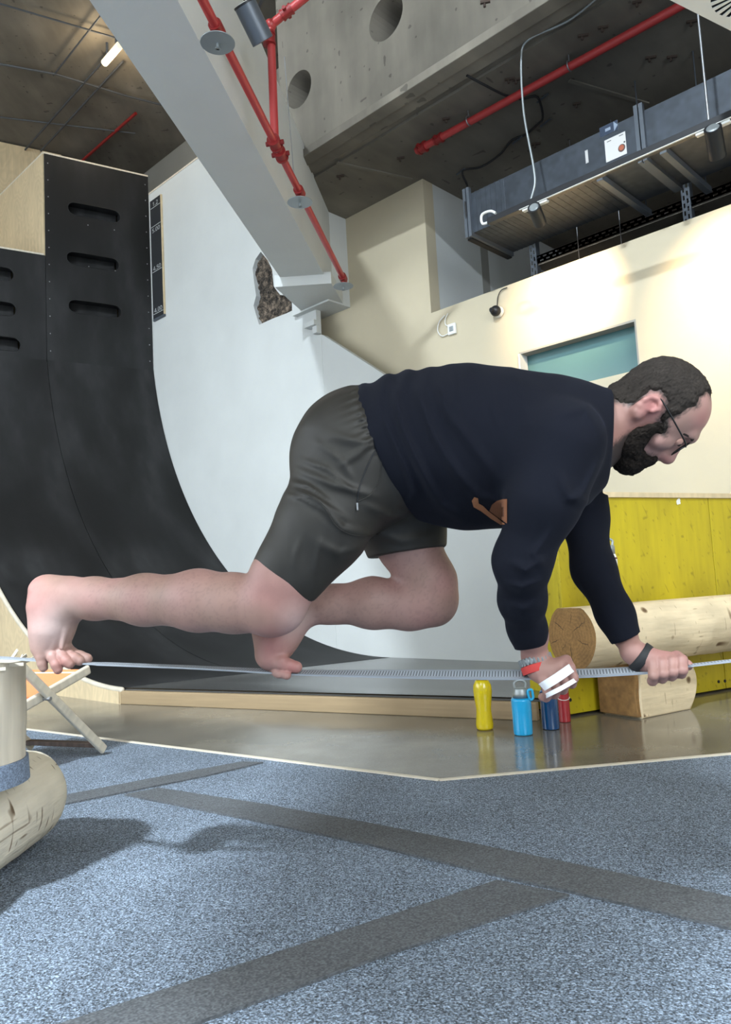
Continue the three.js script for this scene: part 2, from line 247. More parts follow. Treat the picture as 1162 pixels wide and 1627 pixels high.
// the lower concrete slab on the right with its downstand
{
  const uL = uOf(onN(450, 262, 4.0));
  const holes = [[613, 28, 0.165], [475, 142, 0.15]].map(([x, y, r]) => { const p = onN(x, y, 4.0), a = []; for (let i = 0; i < 32; i++) a.push([uOf(p) + Math.cos(i / 16 * Math.PI) * r, p.y + Math.sin(i / 16 * Math.PI) * r]); return a; });
  const db = struct('ceiling_downstand', wallPoly([[uL, HC + 0.02], [3.2, HC + 0.02], [3.2, 7], [uL, 7]], 4.0, 4.28, holes), M.conc);
  part(db, 'ledge', boxUN(uL, 3.2, HC - 0.035, HC + 0.03, 3.96, 4.075, 0.006), M.conc);
  part(db, 'ledge', boxUN(uL, 3.2, HC - 0.012, HC + 0.02, 4.09, 4.2, 0.004), M.conc);
  struct('ceiling_slab', boxUN(-5.0, 3.2, HC, HC + 0.25, 4.28, 7.6), M.conc);
  struct('ceiling_infill', boxUN(uL, -3.6, HC + 0.25, 7, 5.2, 5.3), M.conc);
  // board joints of the formwork: shallow proud lines on the slab
  for (const k of [[535, 258, 655, 285], [905, 128, 1030, 165]]) { const a = onY(k[0], k[1], HC - 0.004), b = onY(k[2], k[3], HC - 0.004); struct('ceiling_joint', bar(a, b, 0.03, 0.012, U, 0.002), M.conc); }
}
// white painted beam running in over the photographer, with its bearing block and pilaster
const BY = 3.4;
{
  const l0 = onY(142, 0, BY), l1 = onY(413, 394, BY), r0 = onY(282, 0, BY), r1 = onY(499, 407, BY);
  const ext = (a, b, k) => a.clone().lerp(b, k), P2 = (p) => [p.x, -p.z];
  const pts = [P2(ext(l0, l1, -1.5)), P2(ext(r0, r1, -1.5)), P2(ext(r0, r1, 1.5)), P2(ext(l0, l1, 1.6))];
  if (THREE.ShapeUtils.area(pts.map(([a, b]) => new THREE.Vector2(a, b))) < 0) pts.reverse();
  struct('beam_white', planPoly(pts, BY, 4.25), M.white);
  const q = [onY(436, 441, BY), onY(526, 435, BY), onY(549, 488, 3.32), onY(500, 512, 3.32)].map(P2);
  if (THREE.ShapeUtils.area(q.map(([a, b]) => new THREE.Vector2(a, b))) < 0) q.reverse();
  struct('beam_bearing', planPoly(q, 3.315, BY + 0.02), M.white);
  struct('wall_pilaster', boxUN(uOf(onN(470, 400, 4.8)), uOf(onN(528, 400, 4.8)), 3.3, HC, 4.72, 5.0), M.white);
  const bk = onN(492, 513, 4.7);
  struct('beam_bracket', merge(boxUN(uOf(bk) - 0.08, uOf(bk) + 0.06, bk.y - 0.03, bk.y + 0.02, 4.7, 4.79, 0.004), boxUN(uOf(bk) - 0.0, uOf(bk) + 0.06, bk.y - 0.1, bk.y - 0.03, 4.73, 4.79, 0.004)), M.white);
}
// white panel wall that carries the height scale; a hole in the plaster shows rubble masonry
const ND = 4.78;
const hole = [[414.5, 400], [426, 414], [432.6, 428.7], [435, 454.5], [440, 462], [445.5, 468.7], [461, 468.7], [474, 489], [455, 498], [434, 506], [412, 516], [407, 500], [403, 485.5], [407, 470], [404, 448], [401.6, 426], [406, 412]].map(([x, y]) => { const p = onN(x, y, ND); return [uOf(p), p.y]; });
{
  const q = (x, y) => { const p = onN(x, y, ND); return [uOf(p), p.y]; };
  const a = q(503, 515), b = q(513, 532), c = q(640, 614), d = q(830, 736);
  const w = struct('wall_panel', wallPoly([[-8.2, 0], [d[0], 0], d, c, b, [a[0], b[1] + 0.02], [a[0], 5.58], [-8.2, 5.58]], ND, ND + 0.06, [hole]), M.white);
  part(w, 'seam', boxUN(b[0] - 0.03, b[0] - 0.018, 0.1, b[1], ND - 0.004, ND + 0.01), M.white);
  part(w, 'top_edge', boxUN(-8.2, a[0], 5.58, 5.6, ND - 0.005, ND + 0.065), M.pale);
  const g = new THREE.PlaneGeometry(0.72, 1.0, 60, 84), p = g.attributes.position;
  for (let i = 0; i < p.count; i++) { const x = p.getX(i), y = p.getY(i); p.setZ(i, (fbm(x * 9 + 40, y * 9 + 40, 256, 5, 300) - 0.5) * 0.07 + (vn(x * 40 + 50, y * 40 + 50, 256, 305) - 0.5) * 0.03); }
  boxUV(g); g.computeVertexNormals(); const hc = hole.reduce((s, h) => [s[0] + h[0] / hole.length, s[1] + h[1] / hole.length], [0, 0]);
  part(w, 'rubble', g.applyMatrix4(MU(UN(hc[0], ND + 0.05, hc[1]))), M.rubble, 'rough brown rubble masonry showing through the broken plaster');
}

// ================================================================= THE CURVED RUN-UP WALL
const RD = V(-0.853, 0, 0.516), RB = UN(-4.38, ND, 0);
const RP = (s, t, y) => RB.clone().addScaledVector(U, s).addScaledVector(RD, t).setY(y);
const RA = 3.62, RH = 3.9, Y0 = 0.09;
const tEnd = (s) => (s < 0 ? 2.18 : 2.18 - 0.29 * s);
function sheet(fn, nu, nv, thick, uvf) { // a curved board: fn(i, j) in 0..1, thickened away from its front
  const pos = [], uv = [], idx = [], P = [];
  for (let i = 0; i <= nu; i++) { P.push([]); for (let j = 0; j <= nv; j++) P[i].push(fn(i / nu, j / nv)); }
  const nrm = (i, j) => { const a = P[Math.min(i + 1, nu)][j].clone().sub(P[Math.max(i - 1, 0)][j]), b = P[i][Math.min(j + 1, nv)].clone().sub(P[i][Math.max(j - 1, 0)]); return a.cross(b).normalize(); };
  for (let k = 0; k < 2; k++) for (let i = 0; i <= nu; i++) for (let j = 0; j <= nv; j++) { const q = P[i][j].clone(); if (k) q.addScaledVector(nrm(i, j), -thick); pos.push(q.x, q.y, q.z); uv.push(...uvf(i / nu, j / nv)); }
  const id = (k, i, j) => k * (nu + 1) * (nv + 1) + i * (nv + 1) + j;
  for (let i = 0; i < nu; i++) for (let j = 0; j < nv; j++) { const a = id(0, i, j), b = id(0, i + 1, j), c = id(0, i + 1, j + 1), d = id(0, i, j + 1), o = (nu + 1) * (nv + 1); idx.push(a, b, c, a, c, d, a + o, c + o, b + o, a + o, d + o, c + o); }
  const rim = (a, b, o) => idx.push(a, a + o, b, b, a + o, b + o), o = (nu + 1) * (nv + 1);
  for (let i = 0; i < nu; i++) { rim(id(0, i, 0), id(0, i + 1, 0), o); rim(id(0, i, nv), id(0, i + 1, nv), o); }
  for (let j = 0; j < nv; j++) { rim(id(0, 0, j), id(0, 0, j + 1), o); rim(id(0, nu, j), id(0, nu, j + 1), o); }
  const g = new THREE.BufferGeometry(); g.setAttribute('position', new THREE.Float32BufferAttribute(pos, 3)); g.setAttribute('uv', new THREE.Float32BufferAttribute(uv, 2)); g.setIndex(idx); g.computeVertexNormals(); return g;
}
const ramp = thing('curved_climbing_wall', 'tall matt black curved run-up wall with long handhold slots', 'climbing wall', RP(-3.578, 1.1, 0));
{
  const TH0 = Math.asin(1 - 3.3 / RH); // the curve ends where the flat upper boards begin (y = 3.4)
  const sOf = (th) => -RA * Math.cos(th), yOf = (th) => Y0 + RH * (1 - Math.sin(th));
  const cur = (t0, t1) => sheet((i, j) => { const th = mix(TH0, Math.PI / 2, i), s = sOf(th); return RP(s, mix(t0, t1(s), j), yOf(th)); }, 60, 6, 0.018, (i, j) => [mix(t0, t1(-1), j), i * 6]);
  part(ramp, 'curved_panel', cur(0.002, () => 1.188), M.black);
  part(ramp, 'curved_panel', cur(1.192, () => 2.18), M.black);
  part(ramp, 'run_up_board', sheet((i, j) => { const s = i * mix(1.6, 2.62, j); return RP(s, mix(0.002, tEnd(s), j), Y0); }, 8, 6, 0.018, (i, j) => [j * 2.1, i * 2.6]), M.deck, 'scuffed run-up board, its grey lightened to imitate glare');
  // flat upper boards with slots
  const pn = RD.clone().cross(UP).normalize(); if (pn.dot(U) < 0) pn.negate();
  const ex = RD.clone(), PM = (s) => frame(ex, UP, ex.clone().cross(UP), RP(s, 0, 0));
  const hit = (x, y) => { const p = onPlane(x, y, RP(-3.57, 0, 0), pn); return [p.clone().sub(RP(-3.57, 0, 0)).dot(RD), p.y]; };
  const slot = (xa, ya, xb, yb, r) => { const a = hit(xa, ya), b = hit(xb, yb), pts = [], ty = (a[1] + b[1]) / 2, L = Math.min(a[0], b[0]), Rr = Math.max(a[0], b[0]); for (let i = 0; i <= 12; i++) { const q = -Math.PI / 2 + Math.PI * i / 12; pts.push([Rr - r + Math.cos(q) * r, ty + Math.sin(q) * r]); } for (let i = 0; i <= 12; i++) { const q = Math.PI / 2 + Math.PI * i / 12; pts.push([L + r + Math.cos(q) * r, ty + Math.sin(q) * r]); } return pts; };
  const s1 = [slot(107, 331, 191, 345, 0.075), slot(105, 409, 189, 422, 0.075), slot(108, 485, 193, 497, 0.075)];
  const s2 = [slot(-62, 426, 21, 437, 0.075), slot(-60, 481, 25, 494, 0.075), slot(-56, 538, 32, 550, 0.075)];
  const board = (pts, holes) => { const s = new THREE.Shape(pts.map((p) => new THREE.Vector2(...p))); for (const h of holes) s.holes.push(new THREE.Path(h.map((p) => new THREE.Vector2(...p)))); return new THREE.ExtrudeGeometry(s, { depth: 0.03, bevelEnabled: false }).translate(0, 0, -0.015); };
  const yT = 5.81, yL = 4.6;
  part(ramp, 'slotted_board', board([[0.002, 3.38], [1.188, 3.38], [1.188, yT], [0.002, yT]], s1).applyMatrix4(PM(-3.578)), M.black);
  part(ramp, 'slotted_board', board([[1.192, 3.38], [2.18, 3.38], [2.18, yL], [1.192, yL]], s2).applyMatrix4(PM(-3.578)), M.black);
  for (const sl of [...s1, ...s2]) { // slot rims, a little proud of the board
    const pts = sl.map(([t, y]) => RP(-3.578, t, y).addScaledVector(pn, 0.014)); part(ramp, 'slot_rim', tube(pts, 0.005, 60, 5, true), M.black);
  }
  // the box behind the boards, the timber cheek of the higher step and its pale edges
  const pnl = (s0, s1, t0, t1, y0, y1) => { const c = RP((s0 + s1) / 2, (t0 + t1) / 2, (y0 + y1) / 2); return s1 - s0 < 0.05 ? boxAt(c, RD, UP, RD.clone().cross(UP), t1 - t0, y1 - y0, 0.018) : y1 - y0 < 0.05 ? boxAt(c, U, UP, N, s1 - s0, 0.018, (t1 - t0) * 0.96) : boxAt(c, U, UP, N, s1 - s0, y1 - y0, 0.018); };
  part(ramp, 'rear_panel', pnl(-4.62, -4.6, 0.0, 2.18, 0.0, 4.57), M.ply); part(ramp, 'rear_panel', pnl(-4.62, -4.6, 0.0, 1.19, 4.57, 5.8), M.ply);
  part(ramp, 'inner_side', pnl(-4.6, -3.62, 0.012, 0.02, 0.0, 5.78), M.ply); part(ramp, 'top_deck', planPoly([RP(-4.6, 0, 0), RP(-3.61, 0, 0), RP(-3.61, 1.18, 0), RP(-4.6, 1.18, 0)].map((p) => [p.x, -p.z]), 5.775, 5.795), M.ply);
  for (const sl of [...s1, ...s2]) { const ts = sl.map((p) => p[0]), ys = sl.map((p) => p[1]), a = Math.min(...ts) - 0.03, b = Math.max(...ts) + 0.03, y0 = Math.min(...ys) - 0.02, y1 = Math.max(...ys) + 0.02, q = (t0, t1, ya, yb, s, d) => boxAt(RP(s, (t0 + t1) / 2, (ya + yb) / 2), RD, UP, RD.clone().cross(UP), t1 - t0, yb - ya, d); part(ramp, 'slot_shade_box', merge(q(a, b, y0, y1, -3.74, 0.018), q(a, b, y0 - 0.018, y0, -3.67, 0.15), q(a, b, y1, y1 + 0.018, -3.67, 0.15), q(a - 0.018, a, y0, y1, -3.67, 0.15), q(b, b + 0.018, y0, y1, -3.67, 0.15)), M.black); }  // black boxes added behind the slots so their insides look dark
  const ck0 = RP(-3.578, 1.19, 0), ck1 = ck0.clone().addScaledVector(U, -2.4);
  part(ramp, 'timber_cheek', boxAt(ck0.clone().lerp(ck1, 0.5).setY((yT + yL) / 2), U, UP, N, 2.4, yT - yL, 0.025), M.ply, 'pale plywood cheek of the higher step');
  part(ramp, 'step_deck', boxAt(RP(-4.6, 1.7, yL - 0.02), U, UP, N.clone().negate(), 2.0, 0.03, 1.0), M.ply);
  const edge = (a, b) => bar(a, b, 0.03, 0.022, pn, 0.003);
  part(ramp, 'board_edge', edge(RP(-3.578, 0, yT + 0.01), RP(-3.578, 1.2, yT + 0.01)), M.pale);
  part(ramp, 'board_edge', edge(RP(-3.578, 1.2, yL + 0.01), RP(-3.578, 2.18, yL + 0.01)), M.pale);
  part(ramp, 'board_edge', bar(ck0.clone().setY(yT + 0.01), ck1.clone().setY(yT + 0.01), 0.03, 0.022, N, 0.003), M.pale);
  // plywood side with pale edge, and the timber lip of the run-up
  const prof = [[-4.9, 0], [0, 0]]; for (let i = 0; i <= 40; i++) { const th = mix(Math.PI / 2, TH0, i / 40); prof.push([sOf(th), yOf(th)]); } prof.push([-3.62, 4.5], [-4.9, 4.5]);
  const sg = new THREE.ExtrudeGeometry(new THREE.Shape(prof.map((p) => new THREE.Vector2(...p))), { depth: 0.03, bevelEnabled: false }).applyMatrix4(frame(U, UP, N.clone().negate(), RP(0, 2.185, 0)));
  part(ramp, 'side_panel', sg, M.ply, 'bare plywood side panel');
  const eg = []; for (let i = 0; i <= 40; i++) { const th = mix(TH0, Math.PI / 2, i / 40); eg.push(RP(sOf(th), 2.2, yOf(th) + 0.004)); } const ee = eg[eg.length - 1];
  part(ramp, 'side_edge', merge(tube(eg, 0.02, 60, 6), new THREE.SphereGeometry(0.02, 10, 8).translate(ee.x, ee.y, ee.z)), M.pale);
  part(ramp, 'lip', merge(bar(RP(-0.02, 2.2, 0.045), RP(2.62, tEnd(2.62) + 0.02, 0.045), 0.09, 0.04, UP, 0.006)), M.lip, 'timber lip of the run-up board');
  // screws along the joints
  const sc = []; const dot = (p, n) => { const c = new THREE.CylinderGeometry(0.0065, 0.0065, 0.004, 8); c.applyQuaternion(new THREE.Quaternion().setFromUnitVectors(UP, n)); c.translate(p.x, p.y, p.z); sc.push(c); };
  for (let i = 1; i < 26; i++) { const th = mix(TH0, Math.PI / 2, i / 26), s = sOf(th), y = yOf(th); const tg = RP(sOf(th + 0.01), 0, yOf(th + 0.01)).sub(RP(s, 0, y)); const n = RD.clone().cross(tg).normalize(); if (n.y < 0) n.negate(); for (const t of [0.04, 1.16, 1.22]) dot(RP(s, t, y).addScaledVector(n, 0.002), n); }
  for (let k = 0; k < 12; k++) for (const t of [0.04, 1.15]) dot(RP(-3.578, t, 3.5 + k * 0.2).addScaledVector(pn, 0.018), pn);
  for (const y of [4.55, 5.05]) for (const t of [0.42, 0.72]) dot(RP(-3.578, t, y).addScaledVector(pn, 0.018), pn);
  part(ramp, 'screws', merge(sc), M.screw, undefined, true);
}
// height scale board on the panel wall
{
  const c = document.createElement('canvas'); c.width = 128; c.height = 1024; const x = c.getContext('2d');
  x.fillStyle = '#1b1e22'; x.fillRect(0, 0, 128, 1024); x.strokeStyle = '#b9bcbc'; x.fillStyle = '#b9bcbc'; x.lineWidth = 5; x.font = '50px sans-serif'; x.textAlign = 'center';
  const pa = onN(246, 318, ND), pb = onN(262, 500, ND), y0 = pb.y, y1 = pa.y; const yy = (v) => 1024 * (1 - (v - y0) / (y1 - y0));
  const ln = (v, t, below) => { x.beginPath(); x.moveTo(6, yy(v)); x.lineTo(122, yy(v)); x.stroke(); x.fillText(t, 64, yy(v) + (below ? 52 : -10)); };
  ln(y0 + 0.055, '4.00'); ln(y0 + 0.57, '4.50'); ln(y0 + 1.13, '5.00', true); ln(y1 - 0.1, '1.2');
  const tx = new THREE.CanvasTexture(c); tx.colorSpace = THREE.SRGBColorSpace;
  const u0 = uOf(onN(243, 400, ND)), u1 = uOf(onN(260, 400, ND));
  const b = thing('height_scale_board', 'narrow black board marked with chalk heights beside the curved black wall', 'sign', UN((u0 + u1) / 2, ND, y0));
  part(b, 'board', boxUN(u0, u1, y0, y1, ND - 0.02, ND - 0.002, 0.002), M.slot);
  part(b, 'edge_strip', boxUN(u1, u1 + 0.012, y0, y1, ND - 0.024, ND - 0.002), M.ply);
  part(b, 'bottom_edge', boxUN(u0, u1 + 0.012, y0 - 0.025, y0, ND - 0.024, ND - 0.002), M.greyMetal);
  const pg = new THREE.PlaneGeometry(u1 - u0, y1 - y0).applyMatrix4(frame(U, UP, N.clone().negate(), UN((u0 + u1) / 2, ND - 0.0215, (y0 + y1) / 2)));
  part(b, 'printed_scale', pg, std({ map: tx, roughness: 0.8 }));
}

// ================================================================= YELLOW PLATFORM, LOG BENCH
const ya = onY(907, 1139, 0), yb = onY(1162, 1096, 0), YD = yb.clone().sub(ya).setY(0).normalize(), YN = V(YD.z, 0, -YD.x); if (YN.z > 0) YN.negate();
const YP = (a, b, y) => ya.clone().addScaledVector(YD, a).addScaledVector(YN, b).setY(y);
{
  const top = 1.12, t = thing('yellow_plywood_barrier', 'bright yellow plywood barrier behind the log bench', 'barrier', YP(0, 0, 0));
  const bx = (a0, a1, y0, y1, b0, b1, r) => boxAt(YP((a0 + a1) / 2, (b0 + b1) / 2, (y0 + y1) / 2), YD, UP, YN.clone().negate(), a1 - a0, y1 - y0, b1 - b0, r);
  const j1 = (() => { const p = onPlane(1132, 860, ya, YN); return p.clone().sub(ya).dot(YD); })();
  const END = 1.42, js = [0, j1, END];
  for (let i = 0; i < js.length - 1; i++) { part(t, 'front_panel', bx(js[i] + (i ? 0.003 : 0), js[i + 1] - 0.003, 0.012, top, 0, 0.02, 0.002), M.yellow); }
  part(t, 'side_panel', bx(0, 0.02, 0.012, top, 0.021, 0.3, 0.002), M.yellow);
  part(t, 'frame_core', bx(0.022, END, 0.01, top - 0.01, 0.022, 0.3), M.ply);
  part(t, 'top_board', bx(-0.01, END, top, top + 0.03, -0.012, 0.31, 0.003), M.ply, 'bare plywood top board');
  const sc = []; for (const [x, y] of [[906, 1112], [1142, 1083], [1152, 1082]]) { const p = onPlane(x, y, ya, YN); sc.push(cyl(p.clone().addScaledVector(YN, -0.004), p.clone().addScaledVector(YN, 0.004), 0.009, 0.009, 10)); }
  part(t, 'bolts', merge(sc), M.blackMetal, undefined, true);
  const ch = onPlane(1078, 797, ya, YN), cs = new THREE.Shape(); for (let i = 0; i < 14; i++) { const q = i / 14 * Math.PI * 2, r = 0.019 * (0.75 + 0.5 * h2(i, 4, 5)); if (i) cs.lineTo(Math.cos(q) * r, Math.sin(q) * r); else cs.moveTo(Math.cos(q) * r, Math.sin(q) * r); }
  part(t, 'paint_chip', new THREE.ExtrudeGeometry(cs, { depth: 0.001, bevelEnabled: false }).applyMatrix4(frame(YD, UP, YN.clone().negate(), ch.addScaledVector(YN, -0.001))), M.whitePlastic, 'white paint chip');
}
function logGeo(a, b, rad, seg = 40, rows = 60, seed = 1, shape) { // hewn log: slightly faceted, uneven tube; returns [side, capA, capB]
  const ez = b.clone().sub(a), L = ez.length(); ez.normalize(); const rf = Math.abs(ez.y) > 0.9 ? V(1, 0, 0) : UP, ex = rf.clone().addScaledVector(ez, -rf.dot(ez)).normalize(), ey = ez.clone().cross(ex);
  const rr = (q, z) => { let r = rad * (1 + (fbm(q / Math.PI * 3 + 20, z * 5 + 30, 6, 3, seed * 7) - 0.5) * 0.07 + (fbm(q / Math.PI * 9 + 20, z * 22 + 30, 18, 3, seed * 11) - 0.5) * 0.035); if (shape) r = shape(q, z / L, r); return r; };
  const P = (q, z) => { const r = rr(q, z); return a.clone().addScaledVector(ez, z).addScaledVector(ex, Math.cos(q) * r).addScaledVector(ey, Math.sin(q) * r); };
  const pos = [], uv = [], idx = [];
  for (let j = 0; j <= rows; j++) for (let i = 0; i <= seg; i++) { const q = i / seg * Math.PI * 2, p = P(i === seg ? 0 : q, j / rows * L); pos.push(p.x, p.y, p.z); uv.push(j / rows * L, q * rad); }
  for (let j = 0; j < rows; j++) for (let i = 0; i < seg; i++) { const k = j * (seg + 1) + i; idx.push(k, k + 1, k + seg + 1, k + 1, k + seg + 2, k + seg + 1); }
  const g = new THREE.BufferGeometry(); g.setAttribute('position', new THREE.Float32BufferAttribute(pos, 3)); g.setAttribute('uv', new THREE.Float32BufferAttribute(uv, 2)); g.setIndex(idx); g.computeVertexNormals();
  const cap = (z) => { const ps = [], us = [], ix = [], c = a.clone().addScaledVector(ez, z); ps.push(c.x, c.y, c.z); us.push(0.5, 0.5); for (let i = 0; i <= seg; i++) { const q = i / seg * Math.PI * 2, p = P(i === seg ? 0 : q, z); ps.push(p.x, p.y, p.z); us.push(0.5 + Math.sin(q) * 0.46, 0.5 + Math.cos(q) * 0.46); } for (let i = 1; i <= seg; i++) ix.push(0, i, i + 1); const cg = new THREE.BufferGeometry(); cg.setAttribute('position', new THREE.Float32BufferAttribute(ps, 3)); cg.setAttribute('uv', new THREE.Float32BufferAttribute(us, 2)); cg.setIndex(z ? ix : ix.reverse()); cg.computeVertexNormals(); return cg; };
  return [g, cap(0), cap(L)];
}
{
  const r = 0.16, c = at(908, 1012, 3.66), a = c.clone(), b = c.clone().addScaledVector(YD, 1.5); b.y = a.y;
  const flat = (q, z, r0) => { const top = 0.84 * 0.16 / Math.max(Math.cos(q), 1e-3); return Math.cos(q) > 0 ? Math.min(r0, top) : r0; };
  const t = thing('log_bench', 'long peeled log bench with flattened top in front of the yellow platform', 'bench', V(a.x, 0.35, a.z));
  const [g, c0, c1] = logGeo(a, b, r, 48, 80, 3, flat); part(t, 'log', g, M.log2); part(t, 'end_face', c0, M.end, 'sawn end grain with cracks'); part(t, 'end_face', c1, M.end);
  const B = thing('log_support', 'short cut log block carrying the log bench', 'block', V(1.35, 0, -3.95));
  const p = [onY(945, 1133, 0), onY(1020, 1142, 0), onY(1095, 1127, 0)]; const hgt = a.y - r - 0.012, back = p[0].clone().add(p[2]).sub(p[1]);
  // block: a short log lying across, its flat end to the left and its round peeled side to the right
  const dir = p[2].clone().sub(p[1]).setY(0).normalize(), w0 = p[0].clone(), e = p[1].clone();
  const sh = new THREE.Shape(); const L = 0.40, k = hgt + 0.01; sh.moveTo(0, 0); sh.lineTo(L - 0.05, 0); sh.quadraticCurveTo(L + 0.03, k * 0.3, L + 0.015, k * 0.62); sh.quadraticCurveTo(L - 0.02, k, L - 0.12, k); sh.lineTo(0.03, k); sh.quadraticCurveTo(-0.02, k * 0.5, 0, 0);
  const axis = w0.clone().sub(e).setY(0), dl = axis.length(); axis.normalize();
  const ex = dir, ezv = ex.clone().cross(UP);
  part(B, 'block', new THREE.ExtrudeGeometry(sh, { depth: 0.24, bevelEnabled: true, bevelSize: 0.008, bevelThickness: 0.008, bevelSegments: 2 }).translate(0, 0, -0.24).applyMatrix4(frame(ex, UP, ezv, e.clone().addScaledVector(ex, 0.008).setY(0.008))), M.log2);
  // sawn left face
  const fs = new THREE.Shape([[0, 0], [0.30, 0], [0.30, k], [0, k]].map((q) => new THREE.Vector2(...q)));
  const fg = boxAt(e.clone().addScaledVector(ezv, -0.12).addScaledVector(ex, -0.012).setY(k / 2 + 0.004), ezv, UP, ex, 0.238, k - 0.01, 0.03, 0.004);
  part(B, 'sawn_face', fg, M.end, 'sawn brown end face');
}
// ================================================================= LEFT ANCHOR: log, felt pad, post
{
  const ax = -1.06, t = thing('anchor_log', 'peeled hewn log lying on the carpet under the slackline post', 'log', V(ax, 0.02, -2.0));
  const [g, c0, c1] = logGeo(V(ax, 0.155, -2.36), V(ax, 0.155, -1.1), 0.135, 48, 90, 8, (q, z, r) => { const e = Math.min(1, (z * 1.24 + 0.02) / 0.09); return r * (0.82 + 0.18 * Math.sqrt(Math.max(0, 1 - (1 - e) * (1 - e)))); });
  part(t, 'log', g, M.log); part(t, 'end_face', c0, M.end); part(t, 'end_face', c1, M.end);
  const pp = at(31, 1140, 1.93), R = 0.17, pc = V(pp.x - R, 0, pp.z);
  const shp = (rad) => { const a = []; for (let i = 0; i <= 40; i++) { const q = i / 40 * Math.PI * 2; a.push([Math.cos(q), Math.sin(q)]); } return a; };
  const topY = at(20, 1051, 1.93).y, botY = 0.34;
  const pad = new THREE.CylinderGeometry(R * 1.03, R * 1.05, 0.055, 40, 1); boxUV(pad); pad.translate(pc.x, botY - 0.0285, pc.z);
  single('felt_pad', 'blue-grey felt pad between the upright post and the hewn log', 'pad', pad, M.felt, V(pc.x, botY - 0.05, pc.z));
  const post = thing('anchor_post', 'upright peeled timber post under the left end of the slackline', 'post', V(pc.x, botY, pc.z));
  const [pg, p0, p1] = logGeo(V(pc.x, botY, pc.z), V(pc.x, topY, pc.z), R, 40, 30, 14); const pu = pg.attributes.uv; for (let i = 0; i < pu.count; i++) pu.setXY(i, pu.getY(i), pu.getX(i));
  part(post, 'trunk', pg, M.pale); part(post, 'end_face', p0, M.pale); part(post, 'end_face', p1, M.pale);
  const rr = rng(5), sp = []; for (let i = 0; i < 26; i++) { const q = rr() * Math.PI * 2, a = V(pc.x + Math.cos(q) * R * 0.9, topY - 0.02 + rr() * 0.02, pc.z + Math.sin(q) * R * 0.9), b = a.clone().add(V((rr() - 0.3) * 0.09, (rr() - 0.25) * 0.035, (rr() - 0.5) * 0.08)); sp.push(bar(a, b, 0.008, 0.003, UP)); }
  part(post, 'bark_shreds', merge(sp), M.pale, 'frayed bark fibres on top', true);
}
// ================================================================= DECK CHAIR
{
  const f1 = onY(166, 1199, 0.02), f2 = onY(52, 1194, 0.02), wd = f2.clone().sub(f1).setY(0); const Wd = wd.length(); wd.normalize(); const pn = wd.clone();
  const t = thing('deck_chair', 'folding wooden deck chair with orange canvas sling behind the post', 'chair', V(f1.x, 0.02, f1.z));
  const A = onPlane(30, 1056, f1, pn), B1 = onPlane(150, 1063, f1, pn), B0 = onPlane(38, 1128, f1, pn), foot = f1.clone();
  const down = B0.clone().sub(B1).normalize(); const B2 = B1.clone().addScaledVector(down, (B1.y - 0.045) / -down.y);
  const off = (p, k) => p.clone().addScaledVector(wd, k);
  foot.y += 0.02;
  for (const k of [0, Wd]) { part(t, 'leg', bar(off(foot, k), off(A, k), 0.022, 0.042, pn, 0.009), M.pale); part(t, 'rail', bar(off(B2, k ? k - 0.03 : 0.03), off(B1, k ? k - 0.03 : 0.03), 0.022, 0.042, pn, 0.009), M.pale); }
  part(t, 'crossbar', bar(off(foot.clone().lerp(A, 0.07), 0), off(foot.clone().lerp(A, 0.07), Wd), 0.02, 0.045, UP, 0.003), M.darkwood, 'dark brown lower crossbar');
  part(t, 'crossbar', bar(off(A, 0), off(A, Wd), 0.02, 0.035, UP, 0.003), M.pale); part(t, 'crossbar', bar(off(B1.clone().lerp(B2, 0.04), 0.03), off(B1.clone().lerp(B2, 0.04), Wd - 0.03), 0.02, 0.035, UP, 0.003), M.pale);
  const s0 = B1.clone().lerp(B2, 0.03), s1 = B2.clone().lerp(B1, 0.25);
  const sl = sheet((i, j) => { const p = s0.clone().lerp(s1, i); p.y -= Math.sin(i * Math.PI) * 0.05 - 0.012; return off(p, mix(0.05, Wd - 0.05, j)); }, 16, 6, 0.003, (i, j) => [j * Wd, i * 0.6]);
  part(t, 'canvas_sling', sl, M.canvas, 'orange canvas');
  const pv = (() => { const p = onPlane(75, 1110, f1, pn); return p; })(); part(t, 'pivot_bolt', cyl(off(pv, -0.02), off(pv, 0.02), 0.008, 0.008, 12), M.screw);
}
